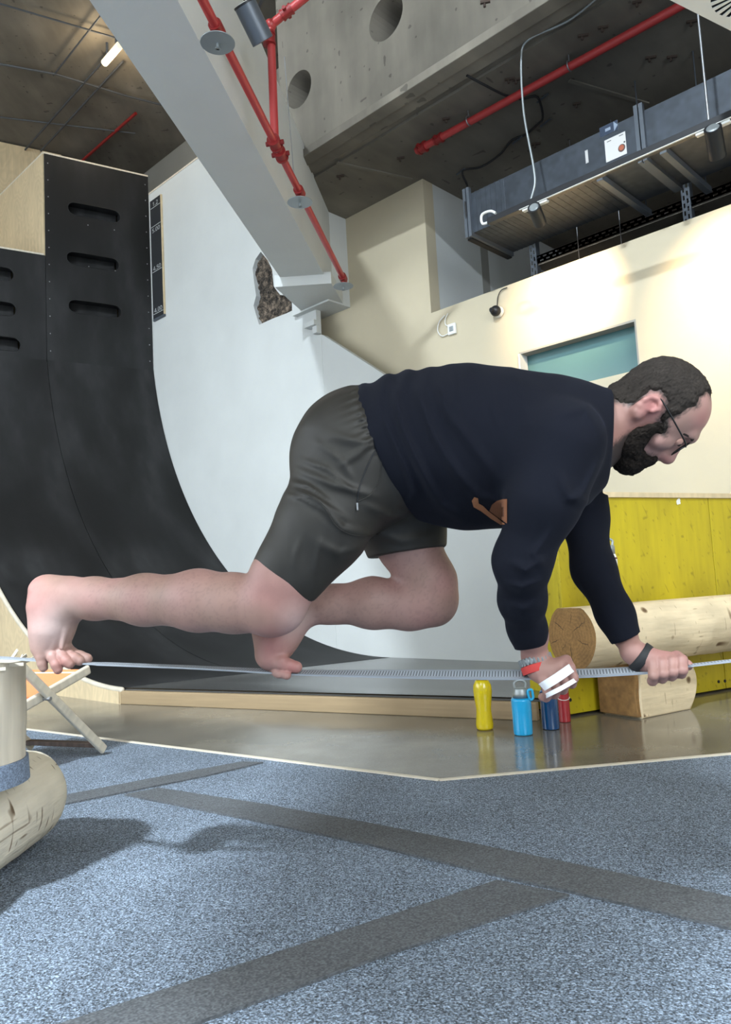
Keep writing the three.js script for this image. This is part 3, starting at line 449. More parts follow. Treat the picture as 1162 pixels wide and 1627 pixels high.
// ================================================================= BOTTLES
const clear = (r, g, b, tr) => phy({ color: rgb(r, g, b), roughness: 0.16, transmission: tr, thickness: 0, clearcoat: 0.6, clearcoatRoughness: 0.1 });
{
  const b1 = onY(771, 1159, 0), k = 0.92;
  const t = thing('water_bottle', 'yellow waisted plastic bottle lying last on the left of the floor bottles', 'bottle', b1); t.userData.label = 'translucent yellow waisted water bottle, leftmost of the bottles on the floor';
  part(t, 'body', lathe([[0, 0.0], [0.036, 0.0], [0.041, 0.01], [0.042, 0.03], [0.037, 0.075], [0.036, 0.1], [0.041, 0.14], [0.045, 0.18], [0.043, 0.21], [0.034, 0.228], [0.03, 0.235], [0, 0.235]], b1), clear(236, 214, 24, 0.35));
  part(t, 'cap', lathe([[0, 0.236], [0.029, 0.236], [0.029, 0.247], [0.026, 0.25], [0, 0.25]], b1), clear(214, 190, 16, 0.1));
  const b2 = onY(832, 1167, 0), t2 = thing('water_bottle', 'bright cyan water bottle with grey loop cap on the floor', 'bottle', b2);
  part(t2, 'body', lathe([[0, 0], [0.04, 0], [0.043, 0.006], [0.044, 0.03], [0.046, 0.155], [0.042, 0.166], [0, 0.166]], b2), phy({ color: rgb(24, 158, 214), roughness: 0.22, clearcoat: 0.7 }));
  const cap = part(t2, 'cap', lathe([[0, 0.166], [0.036, 0.166], [0.036, 0.185], [0.031, 0.205], [0.028, 0.21], [0, 0.21]], b2), M.disc, 'grey cap');
  part(cap, 'loop', tube([V(-0.024, 0.208, 0), V(-0.026, 0.232, 0), V(-0.012, 0.243, 0), V(0.012, 0.243, 0), V(0.026, 0.232, 0), V(0.024, 0.208, 0)].map((p) => p.add(b2)), 0.006, 30, 8), M.disc);
  part(t2, 'carry_clip', tube([V(0.03, 0.2, 0.03), V(0.046, 0.203, 0.03), V(0.05, 0.185, 0.03), V(0.05, 0.165, 0.03), V(0.04, 0.158, 0.03), V(0.032, 0.17, 0.03)].map((p) => p.add(b2)), 0.006, 40, 8, true), std({ color: rgb(30, 160, 210), roughness: 0.4 }), 'cyan plastic clip');
  const b3 = onY(876, 1158, 0), t3 = thing('water_bottle', 'dark blue cylindrical water bottle on the floor under the taped hand', 'bottle', b3);
  part(t3, 'body', lathe([[0, 0], [0.038, 0], [0.041, 0.005], [0.042, 0.17], [0.036, 0.182], [0, 0.182]], b3), phy({ color: rgb(12, 62, 108), roughness: 0.14, clearcoat: 1 }));
  part(t3, 'cap', lathe([[0, 0.182], [0.033, 0.182], [0.033, 0.212], [0.028, 0.218], [0, 0.218]], b3), M.blackMetal);
  const b4 = onY(898, 1147, 0), t4 = thing('water_bottle', 'slim translucent red bottle on the floor behind the dark blue bottle', 'bottle', b4);
  part(t4, 'body', lathe([[0, 0], [0.026, 0], [0.029, 0.005], [0.029, 0.15], [0.026, 0.17], [0.02, 0.18], [0, 0.18]], b4), clear(196, 62, 70, 0.4));
  part(t4, 'cap', lathe([[0, 0.181], [0.02, 0.181], [0.02, 0.205], [0, 0.205]], b4), clear(180, 40, 50, 0.1));
  part(t4, 'ring', tube([...Array(12)].map((_, i) => V(Math.cos(i / 6 * Math.PI) * 0.03, 0.12 - Math.sin(i / 6 * Math.PI) * 0.012, Math.sin(i / 6 * Math.PI) * 0.03).add(b4)), 0.002, 30, 5, true), M.whitePlastic);
  // bottle standing on the log bench behind the arm
  const p5 = at(974, 955, 3.72); const t5 = thing('water_bottle', 'white bottle with dark banded label and loop cap standing on the log bench', 'bottle', p5);
  part(t5, 'body', lathe([[0, 0], [0.034, 0], [0.037, 0.005], [0.037, 0.2], [0.03, 0.225], [0, 0.225]], p5), M.whitePlastic);
  part(t5, 'label_band', lathe([[0.0375, 0.2], [0.0375, 0.208]], p5), std({ color: rgb(96, 44, 52), roughness: 0.6 }));
  const c5 = part(t5, 'cap', lathe([[0, 0.225], [0.03, 0.225], [0.03, 0.262], [0.026, 0.268], [0, 0.268]], p5), M.disc); part(c5, 'loop', tube([V(-0.02, 0.266, 0), V(-0.022, 0.29, 0), V(0, 0.3, 0), V(0.022, 0.29, 0), V(0.02, 0.266, 0)].map((q) => q.add(p5)), 0.006, 24, 7), M.disc);
}
// ================================================================= CEILING SERVICES
function coupling(p, d, r) { const a = p.clone().addScaledVector(d, -0.028), b = p.clone().addScaledVector(d, 0.028); const s = d.clone().cross(UP).normalize(); if (!(s.lengthSq() > 0.1)) s.set(1, 0, 0); const e = s.clone().cross(d).normalize(); return merge(cyl(a, b, r * 1.38), cyl(p.clone().addScaledVector(s, -r * 2.1), p.clone().addScaledVector(s, r * 2.1), r * 0.55, r * 0.55, 10), cyl(p.clone().addScaledVector(d, -0.035), p.clone().addScaledVector(d, -0.022), r * 1.55), cyl(p.clone().addScaledVector(d, 0.022), p.clone().addScaledVector(d, 0.035), r * 1.55)); }
{
  // run of red pipe along the white beam with three discs
  const A = at(312, -20, 3.0), Bp = at(548, 447, 5.75), dir = Bp.clone().sub(A).normalize(), onRun = (px) => { let lo = 0, hi = 1; for (let i = 0; i < 40; i++) { const m = (lo + hi) / 2; if (proj(A.clone().lerp(Bp, m))[0] < px) lo = m; else hi = m; } return A.clone().lerp(Bp, lo); };
  const t = thing('sprinkler_pipe', 'red sprinkler pipe with steel discs running beside the white ceiling beam', 'pipe', A.clone().lerp(Bp, 0.5));
  part(t, 'pipe', cyl(A.clone().addScaledVector(dir, -1.2), Bp, 0.021), M.red);
  const J = onRun(437), J2 = onRun(446), top = at(428, 62, J.z * -0.985), el = at(430, 40, -top.z);
  part(t, 'drop_pipe', cyl(J, el, 0.023), M.red); part(t, 'branch_pipe', merge(cyl(el, at(505, -20, -el.z - 0.1), 0.023), new THREE.SphereGeometry(0.033, 16, 12).translate(el.x, el.y, el.z)), M.red);
  for (const p of [J, J2]) part(t, 'coupling', coupling(p, dir, 0.024), M.redDark); part(t, 'coupling', coupling(top, UP.clone().lerp(V(0.1, 0, 0), 0.01).normalize(), 0.023), M.redDark); part(t, 'coupling', coupling(el.clone().lerp(at(505, -20, -el.z - 0.1), 0.35), at(505, -20, -el.z - 0.1).sub(el).normalize(), 0.02), M.redDark);
  for (const px of [345, 476, 545]) {
    const p = onRun(px), q = p.clone().add(V(0, -0.07, 0)), s = part(t, 'sprinkler', merge(cyl(p, q, 0.012), cyl(p.clone().addScaledVector(dir, -0.03), p.clone().addScaledVector(dir, 0.03), 0.031)), M.redDark);
    part(s, 'disc', lathe([[0, -0.072], [0.075, -0.072], [0.078, -0.069], [0.075, -0.066], [0, -0.066]], p), M.disc, 'round steel disc'); part(s, 'nozzle', merge(cyl(q, q.clone().add(V(0, -0.03, 0)), 0.006), lathe([[0, -0.1], [0.014, -0.1], [0.014, -0.097], [0, -0.097]], p)), M.disc);
  }
  // steel wire beside it
  single('steel_wire', 'thin steel wire hanging down beside the red drop pipe', 'wire', cyl(at(452, 90, 4.6), at(468, 290, 4.95), 0.003, 0.003, 6), M.galvRod, at(452, 90, 4.6));
  // red pipe under the low slab
  const a = onY(662, 240, HC - 0.08), b = onY(1190, -50, HC - 0.08), d2 = b.clone().sub(a).normalize();
  const r = thing('sprinkler_pipe', 'straight red sprinkler pipe hung below the concrete slab on the right', 'pipe', a.clone().lerp(b, 0.5));
  part(r, 'pipe', cyl(a, b, 0.028), M.red); part(r, 'coupling', coupling(a.clone().addScaledVector(d2, 0.06), d2, 0.028), M.redDark); part(r, 'coupling', coupling(a.clone().addScaledVector(d2, 0.22), d2, 0.024), M.redDark);
  for (const px of [745, 905]) { const h = onY(px, px === 745 ? 192 : 105, HC - 0.08); part(r, 'hanger', merge(cyl(h.clone().setY(HC), h.clone().setY(HC - 0.05), 0.005, 0.005, 8), new THREE.TorusGeometry(0.033, 0.005, 8, 20).applyQuaternion(new THREE.Quaternion().setFromUnitVectors(V(0, 0, 1), d2)).translate(h.x, h.y, h.z)), M.galvRod); }
  // rusty stubs and bolts left in the slab
  const rust = std({ color: rgb(66, 54, 47), roughness: 0.95 }); const rr = rng(77);
  for (const [x, y] of [[770, 5], [1012, 5], [925, 58], [957, 45], [820, 128], [808, 127], [1032, 93], [1066, 92], [709, 190], [916, 166], [850, 230], [1098, 36], [636, 252], [540, 281]]) { const p = onY(x, y, HC - 0.01); part(ceilingStubs(), 'bolt_stub', merge(bar(p.clone().add(V(-0.025, 0.004, 0)), p.clone().add(V(0.025 + rr() * 0.02, 0.004, 0.01)), 0.016, 0.016, UP), cyl(p.clone().setY(HC), p.clone().setY(HC - 0.035), 0.008, 0.008, 8)), rust); }
}
function ceilingStubs() { return scene.getObjectByName('ceiling_slab'); }
{
  // galvanised duct, its joints, supports and labels
  const u0 = -3.11, y0 = 3.22, y1 = 3.52, n0 = 4.5, n1 = 5.02;
  const t = thing('ventilation_duct', 'rectangular galvanised ventilation duct above the right-hand wall', 'duct', UN(-1.4, 4.75, y0));
  part(t, 'duct_body', boxUN(u0 + 0.32, 3.1, y0, y1, n0, n1, 0.004), M.galv);
  part(t, 'duct_body', boxUN(u0, u0 + 0.32, y0, y1, n0, n1, 0.004), M.galv);
  for (let i = 0; i < 7; i++) part(t, 'rib', boxUN(u0 + 0.03 + i * 0.042, u0 + 0.036 + i * 0.042, y0 - 0.002, y1 + 0.002, n0 - 0.002, n1), M.galv);
  for (let i = 0; i < 13; i++) part(t, 'rib', boxUN(u0 + 0.36 + i * 0.05, u0 + 0.366 + i * 0.05, y0 - 0.0015, y0, n0 + 0.01, n1), M.galv);
  const fl = uOf(onN(1022, 230, 4.5)); for (const u of [u0 + 0.01, fl, fl + 1.2]) part(t, 'flange', merge(boxUN(u - 0.028, u - 0.004, y0 - 0.03, y1 + 0.04, n0 - 0.03, n0), boxUN(u + 0.004, u + 0.028, y0 - 0.03, y1 + 0.04, n0 - 0.03, n0), boxUN(u - 0.028, u + 0.028, y0 - 0.03, y0, n0, n1)), M.greyMetal);
  part(t, 'gasket', boxUN(u0 - 0.02, u0 + 0.02, y0 - 0.04, y0 - 0.005, n0, n1), M.slot);
  for (const u of [uOf(onY(985, 300, y0)), uOf(onY(1090, 265, y0))]) part(t, 'support_channel', merge(boxUN(u - 0.02, u + 0.02, y0 - 0.045, y0 - 0.005, n0 - 0.05, n1 + 0.16), cyl(UN(u, n1 + 0.12, y0 - 0.045), UN(u, n1 + 0.12, HC), 0.005, 0.005, 8)), M.greyMetal);
  const lab = (x0, yA, x1, yB, fn, w, h, name) => { const a = onN(x0, yA, n0), b = onN(x1, yB, n0); const c = document.createElement('canvas'); c.width = w; c.height = h; fn(c.getContext('2d'), w, h); const tx = new THREE.CanvasTexture(c); tx.colorSpace = THREE.SRGBColorSpace; const ym = (a.y + b.y) / 2, hh = Math.abs(a.y - b.y); part(t, name, boxUN(uOf(a), uOf(b), ym - hh / 2, ym + hh / 2, n0 - 0.0025, n0 - 0.0005), std({ color: rgb(186, 184, 182), roughness: 0.6 })); part(t, 'label_print', new THREE.PlaneGeometry(Math.abs(uOf(b) - uOf(a)), hh).applyMatrix4(MU(UN((uOf(a) + uOf(b)) / 2, n0 - 0.003, ym))), std({ map: tx, roughness: 0.6 })); };
  lab(961, 224, 997, 244, (x, w, h) => { x.fillStyle = '#cfcdca'; x.fillRect(0, 0, w, h); x.fillStyle = '#4a3a36'; x.beginPath(); x.arc(w * 0.78, h * 0.66, h * 0.17, 0, 7); x.fill(); x.fillStyle = '#a4573c'; x.beginPath(); x.arc(w * 0.77, h * 0.64, h * 0.12, 0, 7); x.fill(); x.fillStyle = '#33343a'; x.fillRect(w * 0.12, h * 0.1, w * 0.2, h * 0.03); x.fillRect(w * 0.7, h * 0.08, w * 0.2, h * 0.03); x.beginPath(); x.arc(w * 0.93, h * 0.45, h * 0.04, 0, 7); x.fill(); }, 160, 160, 'paper_label');
  lab(953, 204, 983, 206, (x, w, h) => { x.fillStyle = '#243247'; x.fillRect(0, 0, w, h); x.fillStyle = '#8c98a8'; x.fillRect(w * 0.3, h * 0.35, w * 0.3, h * 0.3); x.beginPath(); x.moveTo(w, h / 2); x.lineTo(w * 0.78, 0); x.lineTo(w * 0.78, h); x.fill(); }, 128, 48, 'arrow_label');
  lab(930, 240, 936, 258, (x, w, h) => { x.fillStyle = '#c4c2c0'; x.fillRect(0, 0, w, h); x.strokeStyle = '#8a8a8c'; x.strokeRect(4, 4, w - 8, h - 8); }, 32, 64, 'small_label');
  // conductor cable hanging in loops under the slab
  const cab = [[742, 120], [770, 135], [805, 152], [830, 157], [852, 153], [860, 168], [862, 190], [855, 197], [835, 214], [815, 222], [795, 245], [765, 265], [735, 272]].map(([x, y], i) => onY(x, y, HC - 0.03 - 0.02 * Math.sin(i * 1.3))); const e0 = cab[cab.length - 1]; cab.push(e0.clone().add(V(0.03, -0.12, 0)), UN(u0 - 0.01, n0 - 0.01, y1 - 0.02), UN(u0 - 0.01, n0 - 0.01, y0));
  const cb = thing('ceiling_cable', 'loose black cable looped along the underside of the slab', 'cable', cab[0]); part(cb, 'cable', tube(cab, 0.009, 120, 7), M.cable);
  for (const [x, y] of [[860, 155], [865, 194], [820, 222], [730, 272]]) { const p = onY(x, y, HC - 0.02); part(cb, 'clip', bar(p.clone().addScaledVector(U, -0.05).addScaledVector(N, 0.03), p.clone().addScaledVector(U, 0.06), 0.01, 0.012, UP), M.greyMetal); }
}
// lighting track, spotlights, white conduit, hanging rod
const TY = 3.08;
{
  const uA = uOf(onN(777, 354, 4.2));
  const t = thing('lighting_track', 'long black lighting track hung below the duct', 'light track', UN(-1, 4.2, TY));
  part(t, 'track', boxUN(uA, 3.1, TY - 0.018, TY + 0.022, 4.178, 4.222, 0.002), M.blackMetal);
  part(t, 'track_groove', boxUN(uA + 0.25, 3.1, TY - 0.021, TY - 0.018, 4.174, 4.186), M.whitePlastic, 'pale edge strip');
  part(t, 'end_cable', tube([UN(uA, 4.2, TY), UN(uA - 0.05, 4.2, TY + 0.01), UN(uA - 0.05, 4.2, TY + 0.07), UN(uA + 0.02, 4.2, TY + 0.07), UN(uA + 0.06, 4.2, TY + 0.04)], 0.009, 30, 8), M.whitePlastic);
  const u2 = uOf(onN(1127, 195, 4.2)); part(t, 'hanging_rod', cyl(UN(u2, 4.2, TY), UN(u2, 4.2, HC), 0.007, 0.007, 10), M.galvRod);
  const u1 = uOf(onN(851, 330, 4.2)), cd = [onY(960, -12, HC - 0.012), onY(905, 32, HC - 0.012), onY(842, 62, HC - 0.012), onY(831, 74, HC - 0.03), UN(u1 - 0.02, 4.2, HC - 0.12), UN(u1 - 0.03, 4.2, 3.7), UN(u1 + 0.01, 4.2, 3.3), UN(u1 + 0.01, 4.2, 3.2), UN(u1 - 0.03, 4.2, TY + 0.02)];
  const c = single('electrical_conduit', 'grey conduit dropping from the slab to the lighting track', 'conduit', tube(cd, 0.0075, 90, 8), M.disc, cd[4]);
  const lampMat = std({ color: 0x111111, emissive: new THREE.Color().setRGB(1, 0.82, 0.6), emissiveIntensity: 4 });
  const spot = (px, py, tx, ty, label, len = 0.15, r = 0.04, inten = 13) => {
    const p = onN(px, py, 4.2), b = UN(uOf(p), 4.2, TY), tgt = onN(tx, ty, 5.0), piv = b.clone().add(V(0, -0.07, 0)), d = tgt.clone().sub(piv).normalize();
    const s = thing('track_spotlight', label, 'spotlight', b.clone().add(V(0, -0.02, 0)), 'spotlights on the track');
    part(s, 'adapter', merge(boxUN(uOf(b) - 0.09, uOf(b) + 0.09, TY - 0.034, TY - 0.02, 4.185, 4.215, 0.003)), M.whitePlastic); part(s, 'stem', cyl(b.clone().add(V(0, -0.03, 0)), piv, 0.009), M.blackMetal);
    const h0 = piv.clone().addScaledVector(d, -0.05), h1 = piv.clone().addScaledVector(d, len - 0.05); const bd = part(s, 'housing', cyl(h0, h1, r, r, 28), M.blackMetal); part(bd, 'rear_cap', cyl(h0.clone().addScaledVector(d, -0.006), h0, r * 0.6, r * 0.75, 24), M.disc);
    part(bd, 'lens', cyl(h1, h1.clone().addScaledVector(d, 0.002), r * 0.8, r * 0.8, 24), lampMat);
    const l = new THREE.SpotLight(new THREE.Color().setRGB(1, 0.74, 0.44), inten, 0, 0.66, 1, 2); l.position.copy(h1.clone().addScaledVector(d, 0.012)); l.target.position.copy(tgt); l.castShadow = true; l.shadow.radius = 1.5; scene.add(l, l.target);
  };
  spot(852, 338, 905, 470, 'small black track spotlight at the left end of the track'); spot(1135, 215, 1175, 440, 'larger black track spotlight near the right edge', 0.17, 0.045);
}
// white swirl diffuser plate at the upper right
{
  const y = 3.3, e0 = onY(1067, 0, y), e1 = onY(1162, 48, y), ex = e1.clone().sub(e0).normalize(); let ez = V(ex.z, 0, -ex.x); if (ez.dot(V(0.5, 0, 1)) < 0) ez.negate();
  const c = onY(1204, -23, y), S = 2 * Math.abs(c.clone().sub(e0).dot(ez)), Q = S / 0.6;
  const t = thing('ceiling_diffuser', 'white square air diffuser with radial slots at the upper right', 'vent', c);
  const s = new THREE.Shape([[-S * 0.9, -S / 2], [S * 0.9, -S / 2], [S * 0.9, S / 2], [-S * 0.9, S / 2]].map((p) => new THREE.Vector2(...p)));
  for (let i = 0; i < 28; i++) { const q = i / 28 * Math.PI * 2 + 0.05, co = Math.cos(q), si = Math.sin(q), w = 0.014 * Q, p = (r, k) => new THREE.Vector2(co * r * Q - si * k, si * r * Q + co * k); s.holes.push(new THREE.Path([p(0.12, -w * 0.6), p(0.245, -w), p(0.245, w), p(0.12, w * 0.6)])); }
  const mz = frame(ex, ex.clone().cross(UP).dot(ez) > 0 ? ez.clone() : ez.clone(), ex.clone().cross(ez), c);
  part(t, 'plate', new THREE.ExtrudeGeometry(s, { depth: 0.004, bevelEnabled: false }).applyMatrix4(mz), M.whitePlastic);
  const pw = S * 0.47, pc = (v, w, h, d) => boxAt(v, ex, UP, ez, w, h, d), oc = (a, b, k) => c.clone().addScaledVector(ex, a).addScaledVector(ez, b).setY(y + k); for (const k of [-1, 1]) { part(t, 'plenum_side', pc(oc(k * pw, 0, 0.16), 0.004, 0.3, pw * 2), M.galv); part(t, 'plenum_side', pc(oc(0, k * pw, 0.16), pw * 2, 0.3, 0.004), M.galv); } part(t, 'plenum_top', pc(oc(0, 0, 0.31), pw * 2, 0.004, pw * 2), M.galv); part(t, 'supply_duct', cyl(c.clone().setY(y + 0.3), c.clone().setY(7), 0.1), M.galv);
}
// slotted-angle racking above the wall
{
  const t = thing('storage_rack', 'slotted steel racking in the dark storage space above the wall', 'rack', UN(-2.6, 5.7, 2.9));
  const slotted = (L, w, horiz) => { const s = new THREE.Shape([[0, 0], [w, 0], [w, L], [0, L]].map((p) => new THREE.Vector2(...p))); for (let k = 0.03; k < L - 0.05; k += 0.06) for (const f of [0.28, 0.72]) { const x = w * f, hw = w * 0.1, off = f > 0.5 ? 0.03 : 0; if (k + off + 0.035 < L) s.holes.push(new THREE.Path([[x - hw, k + off], [x - hw, k + off + 0.035], [x + hw, k + off + 0.035], [x + hw, k + off]].map((p) => new THREE.Vector2(...p)))); } return new THREE.ExtrudeGeometry(s, { depth: 0.003, bevelEnabled: false }); };
  for (const u of [-3.33, -2.02, -0.7]) { part(t, 'upright', slotted(1.4, 0.06).applyMatrix4(frame(U, UP, N.clone().negate(), UN(u, 5.7, 2.75))), M.greyMetal); part(t, 'upright', boxUN(u + 0.06, u + 0.063, 2.75, 4.15, 5.7, 5.76), M.greyMetal); part(t, 'foot_tab', boxUN(u, u + 0.05, 3.0, 3.05, 5.69, 5.7), M.yellow); }
  part(t, 'crossbeam', slotted(4.2, 0.07).applyMatrix4(frame(UP.clone().negate(), U, N.clone(), UN(-3.3, 5.705, 3.45))), M.greyMetal);
  part(t, 'shelf', boxUN(-3.3, 1, 3.37, 3.39, 5.72, 6.6), M.conc);
  for (const u of [-2.75, -2.4]) part(t, 'tie_rod', cyl(UN(u, 5.45, 2.97), UN(u, 5.45, HC), 0.004, 0.004, 6), M.galvRod);
}
// pendant spotlight by the white beam, wall camera, socket
{
  const a = at(389, 6, 3.6), b = at(418, 66, 3.7), d = b.clone().sub(a).normalize();
  const t = thing('cylinder_spotlight', 'dark grey cylindrical spotlight beside the white beam', 'spotlight', a.clone().lerp(b, 0.5));
  part(t, 'housing', cyl(a, b, 0.058, 0.058, 32), M.greyMetal); part(t, 'rim', cyl(a.clone().addScaledVector(d, -0.004), a.clone().addScaledVector(d, 0.006), 0.06, 0.06, 32), M.blackMetal); part(t, 'end_disc', cyl(a.clone().addScaledVector(d, -0.008), a, 0.036, 0.036, 28), M.whitePlastic); part(t, 'bracket', merge(cyl(a.clone().lerp(b, 0.45), a.clone().lerp(b, 0.45).add(V(0.04, 0.4, -0.3)), 0.01, 0.01, 10)), M.blackMetal);
  const p = onN(793, 496, 4.99), c = thing('security_camera', 'small black ball camera mounted high on the cream wall', 'camera', p);
  part(c, 'mount', cyl(p, p.clone().addScaledVector(N, -0.025), 0.045, 0.04, 24), M.whitePlastic); part(c, 'ball', new THREE.SphereGeometry(0.042, 24, 16).translate(p.x - N.x * 0.045, p.y, p.z - N.z * 0.045), M.blackMetal); const lq = p.clone().addScaledVector(N, -0.085); part(c, 'lens', cyl(lq, lq.clone().addScaledVector(N, -0.012).add(V(-0.008, -0.004, 0)), 0.02, 0.018, 20), M.cable);
  part(c, 'cable', tube([p.clone().addScaledVector(N, -0.02).add(V(0, 0.04, 0)), onN(792, 470, 4.985), onN(797, 461, 4.985), onN(806, 457, 4.985)], 0.004, 24, 6), M.cable);
  const s = onN(719, 523, 4.99), k = thing('wall_socket', 'small white wall socket with looped cable on the cream wall', 'socket', s);
  part(k, 'plate', boxUN(uOf(s) - 0.04, uOf(s) + 0.04, s.y - 0.045, s.y + 0.045, 4.975, 4.999, 0.006), M.whitePlastic); part(k, 'insert', boxUN(uOf(s) - 0.018, uOf(s) + 0.022, s.y - 0.02, s.y + 0.02, 4.968, 4.976, 0.004), M.disc);
  part(k, 'cable', tube([[713, 530], [703, 534], [696, 526], [698, 512], [707, 501]].map(([x, y]) => onN(x, y, 4.985)), 0.005, 30, 6), M.whitePlastic); part(k, 'cable', tube([[715, 520], [708, 515], [708, 506], [712, 498]].map(([x, y]) => onN(x, y, 4.985)), 0.004, 24, 6), M.whitePlastic);
}
// upper left ceiling: conduits, red pipe, a lit tube lamp
{
  const cy = 6.93, g = 'conduits on the high ceiling';
  const run = (pts, r, mat, label, name = 'ceiling_conduit', cat = 'conduit') => { const q = pts.map(([x, y]) => onY(x, y, cy)); single(name, label, cat, merge(q.slice(1).map((p, i) => cyl(q[i], p, r, r, 10))), mat, q[0], name === 'ceiling_conduit' ? g : undefined); };
  run([[40, 238], [175, 85]], 0.012, M.conduit, 'grey conduit running from the tube lamp towards the timber wall');
  run([[65, 240], [195, 98]], 0.012, M.conduit, 'second parallel grey conduit beside the tube lamp conduit');
  run([[-10, 100], [90, 118], [200, 152], [290, 175]], 0.013, M.conduit, 'grey conduit crossing the high ceiling to the white beam'); run([[-10, 185], [215, 212]], 0.011, M.conduit, 'thin grey conduit low on the high ceiling');
  run([[85, 120], [160, 25]], 0.01, M.conduit, 'thin grey conduit branching towards the top edge'); run([[-10, 3], [190, 62]], 0.01, M.conduit, 'thin grey conduit along the top left');
  run([[128, 258], [216, 180]], 0.02, M.redDark, 'dark red pipe on the high ceiling above the black wall', 'ceiling_pipe', 'pipe');
  const a = onY(166, 100, 6.8), b = onY(190, 72, 6.8), l = thing('tube_lamp', 'short pale tube lamp fixed to the high ceiling', 'lamp', a);
  part(l, 'tube', cyl(a, b, 0.04, 0.04, 16), std({ color: rgb(235, 225, 200), emissive: new THREE.Color().setRGB(1, 0.88, 0.66), emissiveIntensity: 0.7 })); for (const k of [0.2, 0.8]) part(l, 'bracket', cyl(a.clone().lerp(b, k), a.clone().lerp(b, k).setY(7), 0.015), M.greyMetal);
  const pl = new THREE.PointLight(new THREE.Color().setRGB(1, 0.8, 0.52), 1.8, 0, 2); pl.position.copy(a.clone().lerp(b, 0.5).add(V(0, -0.12, 0))); pl.castShadow = true; pl.shadow.radius = 5; scene.add(pl);
}
// ================================================================= SLACKLINE
const DL = (px) => 1.80 - 0.000308 * (px - 90);
const lineY = (px) => { const k = [[-80, 1040], [0, 1045], [140, 1054], [300, 1060], [480, 1069], [640, 1071], [760, 1072], [850, 1072], [950, 1069], [1040, 1064], [1100, 1057], [1162, 1050], [1300, 1030]]; for (let i = 1; i < k.length; i++) if (px <= k[i][0]) return mix(k[i - 1][1], k[i][1], (px - k[i - 1][0]) / (k[i][0] - k[i - 1][0])); return 1030; };
const QL = V(0.223, 0, -0.975).normalize(); // horizontal, square to the line, away from the viewer
{
  const lineEnd = at(1300, lineY(1300), DL(1300)).sub(at(1200, lineY(1200), DL(1200))).normalize();
  const pos = [], uv = [], idx = [], n = 168; let len = 0, prev = null;
  for (let i = 0; i <= n; i++) {
    const px = mix(-80, 1300, Math.min(1, i / (n - 8))), c = at(px, lineY(px), DL(px) + (px < 60 ? (60 - px) * 0.0006 : 0)); if (i > n - 8) c.addScaledVector(lineEnd, (i - n + 8) * 0.25); if (prev) len += c.distanceTo(prev); prev = c;
    const tilt = px < 300 ? 0.03 : px < 800 ? mix(0.03, 0.42, sstep(300, 800, px)) : px < 1000 ? mix(0.42, 0.28, sstep(800, 1000, px)) : mix(0.28, 0.0, sstep(1000, 1110, px));
    const hw = px < 160 || px > 1080 ? 0.0125 : 0.0175, e = QL.clone().multiplyScalar(Math.cos(tilt)).addScaledVector(UP, Math.sin(tilt)).multiplyScalar(hw), th = UP.clone().multiplyScalar(Math.cos(tilt)).addScaledVector(QL, -Math.sin(tilt)).multiplyScalar(0.0016);
    for (const [a, b, v] of [[-1, 1, 0], [1, 1, 1], [1, -1, 1], [-1, -1, 0], [-1, 1, 0]]) { const p = c.clone().addScaledVector(e, a).addScaledVector(th, b); pos.push(p.x, p.y, p.z); uv.push(len, v * 0.05); }
  }
  for (let i = 0; i < n; i++) for (let j = 0; j < 4; j++) { const a = i * 5 + j; idx.push(a, a + 1, a + 5, a + 1, a + 6, a + 5); }
  let g = new THREE.BufferGeometry(); g.setAttribute('position', new THREE.Float32BufferAttribute(pos, 3)); g.setAttribute('uv', new THREE.Float32BufferAttribute(uv, 2)); g.setIndex(idx); g = g.toNonIndexed(); g.computeVertexNormals();
  single('slackline', 'grey woven webbing slackline stretched under the hands and feet', 'slackline', g, M.web, at(600, lineY(600), DL(600)));
}

// ================================================================= DISTANCE-FIELD BODY
const J = (px, py, dz = 0) => at(px, py, DL(px) + dz);
const R_ = (px, r, dz = 0) => r * (DL(px) + dz) / F * 1.004;
const smin = (a, b, k) => { if (k <= 0) return Math.min(a, b); const h = Math.max(k - Math.abs(a - b), 0) / k; return Math.min(a, b) - h * h * k * 0.25; };
const smax = (a, b, k) => -smin(-a, -b, k);
// a bone: [px, py, dz, r] joints; sq = widening square to the line
class Bone {
  constructor(a, b, ra, rb, sq = 1, q = QL) { this.a = a; this.ra = ra; this.rb = rb; this.sq = sq; this.q = q; this.b = b; this.ba = this.sqz(b.clone().sub(a)); this.bb = Math.max(this.ba.lengthSq(), 1e-9); this.c = a.clone().lerp(b, 0.5); this.R = a.distanceTo(b) / 2 + Math.max(ra, rb) * Math.max(1, sq); }
  sqz(v) { if (this.sq !== 1) v.addScaledVector(this.q, v.dot(this.q) * (1 / this.sq - 1)); return v; }
  d(x, y, z) {
    let vx = x - this.a.x, vy = y - this.a.y, vz = z - this.a.z;
    if (this.sq !== 1) { const q = this.q, k = (vx * q.x + vy * q.y + vz * q.z) * (1 / this.sq - 1); vx += q.x * k; vy += q.y * k; vz += q.z * k; }
    const b = this.ba, h = clamp((vx * b.x + vy * b.y + vz * b.z) / this.bb); vx -= b.x * h; vy -= b.y * h; vz -= b.z * h;
    return Math.sqrt(vx * vx + vy * vy + vz * vz) - (this.ra + (this.rb - this.ra) * h);
  }
}
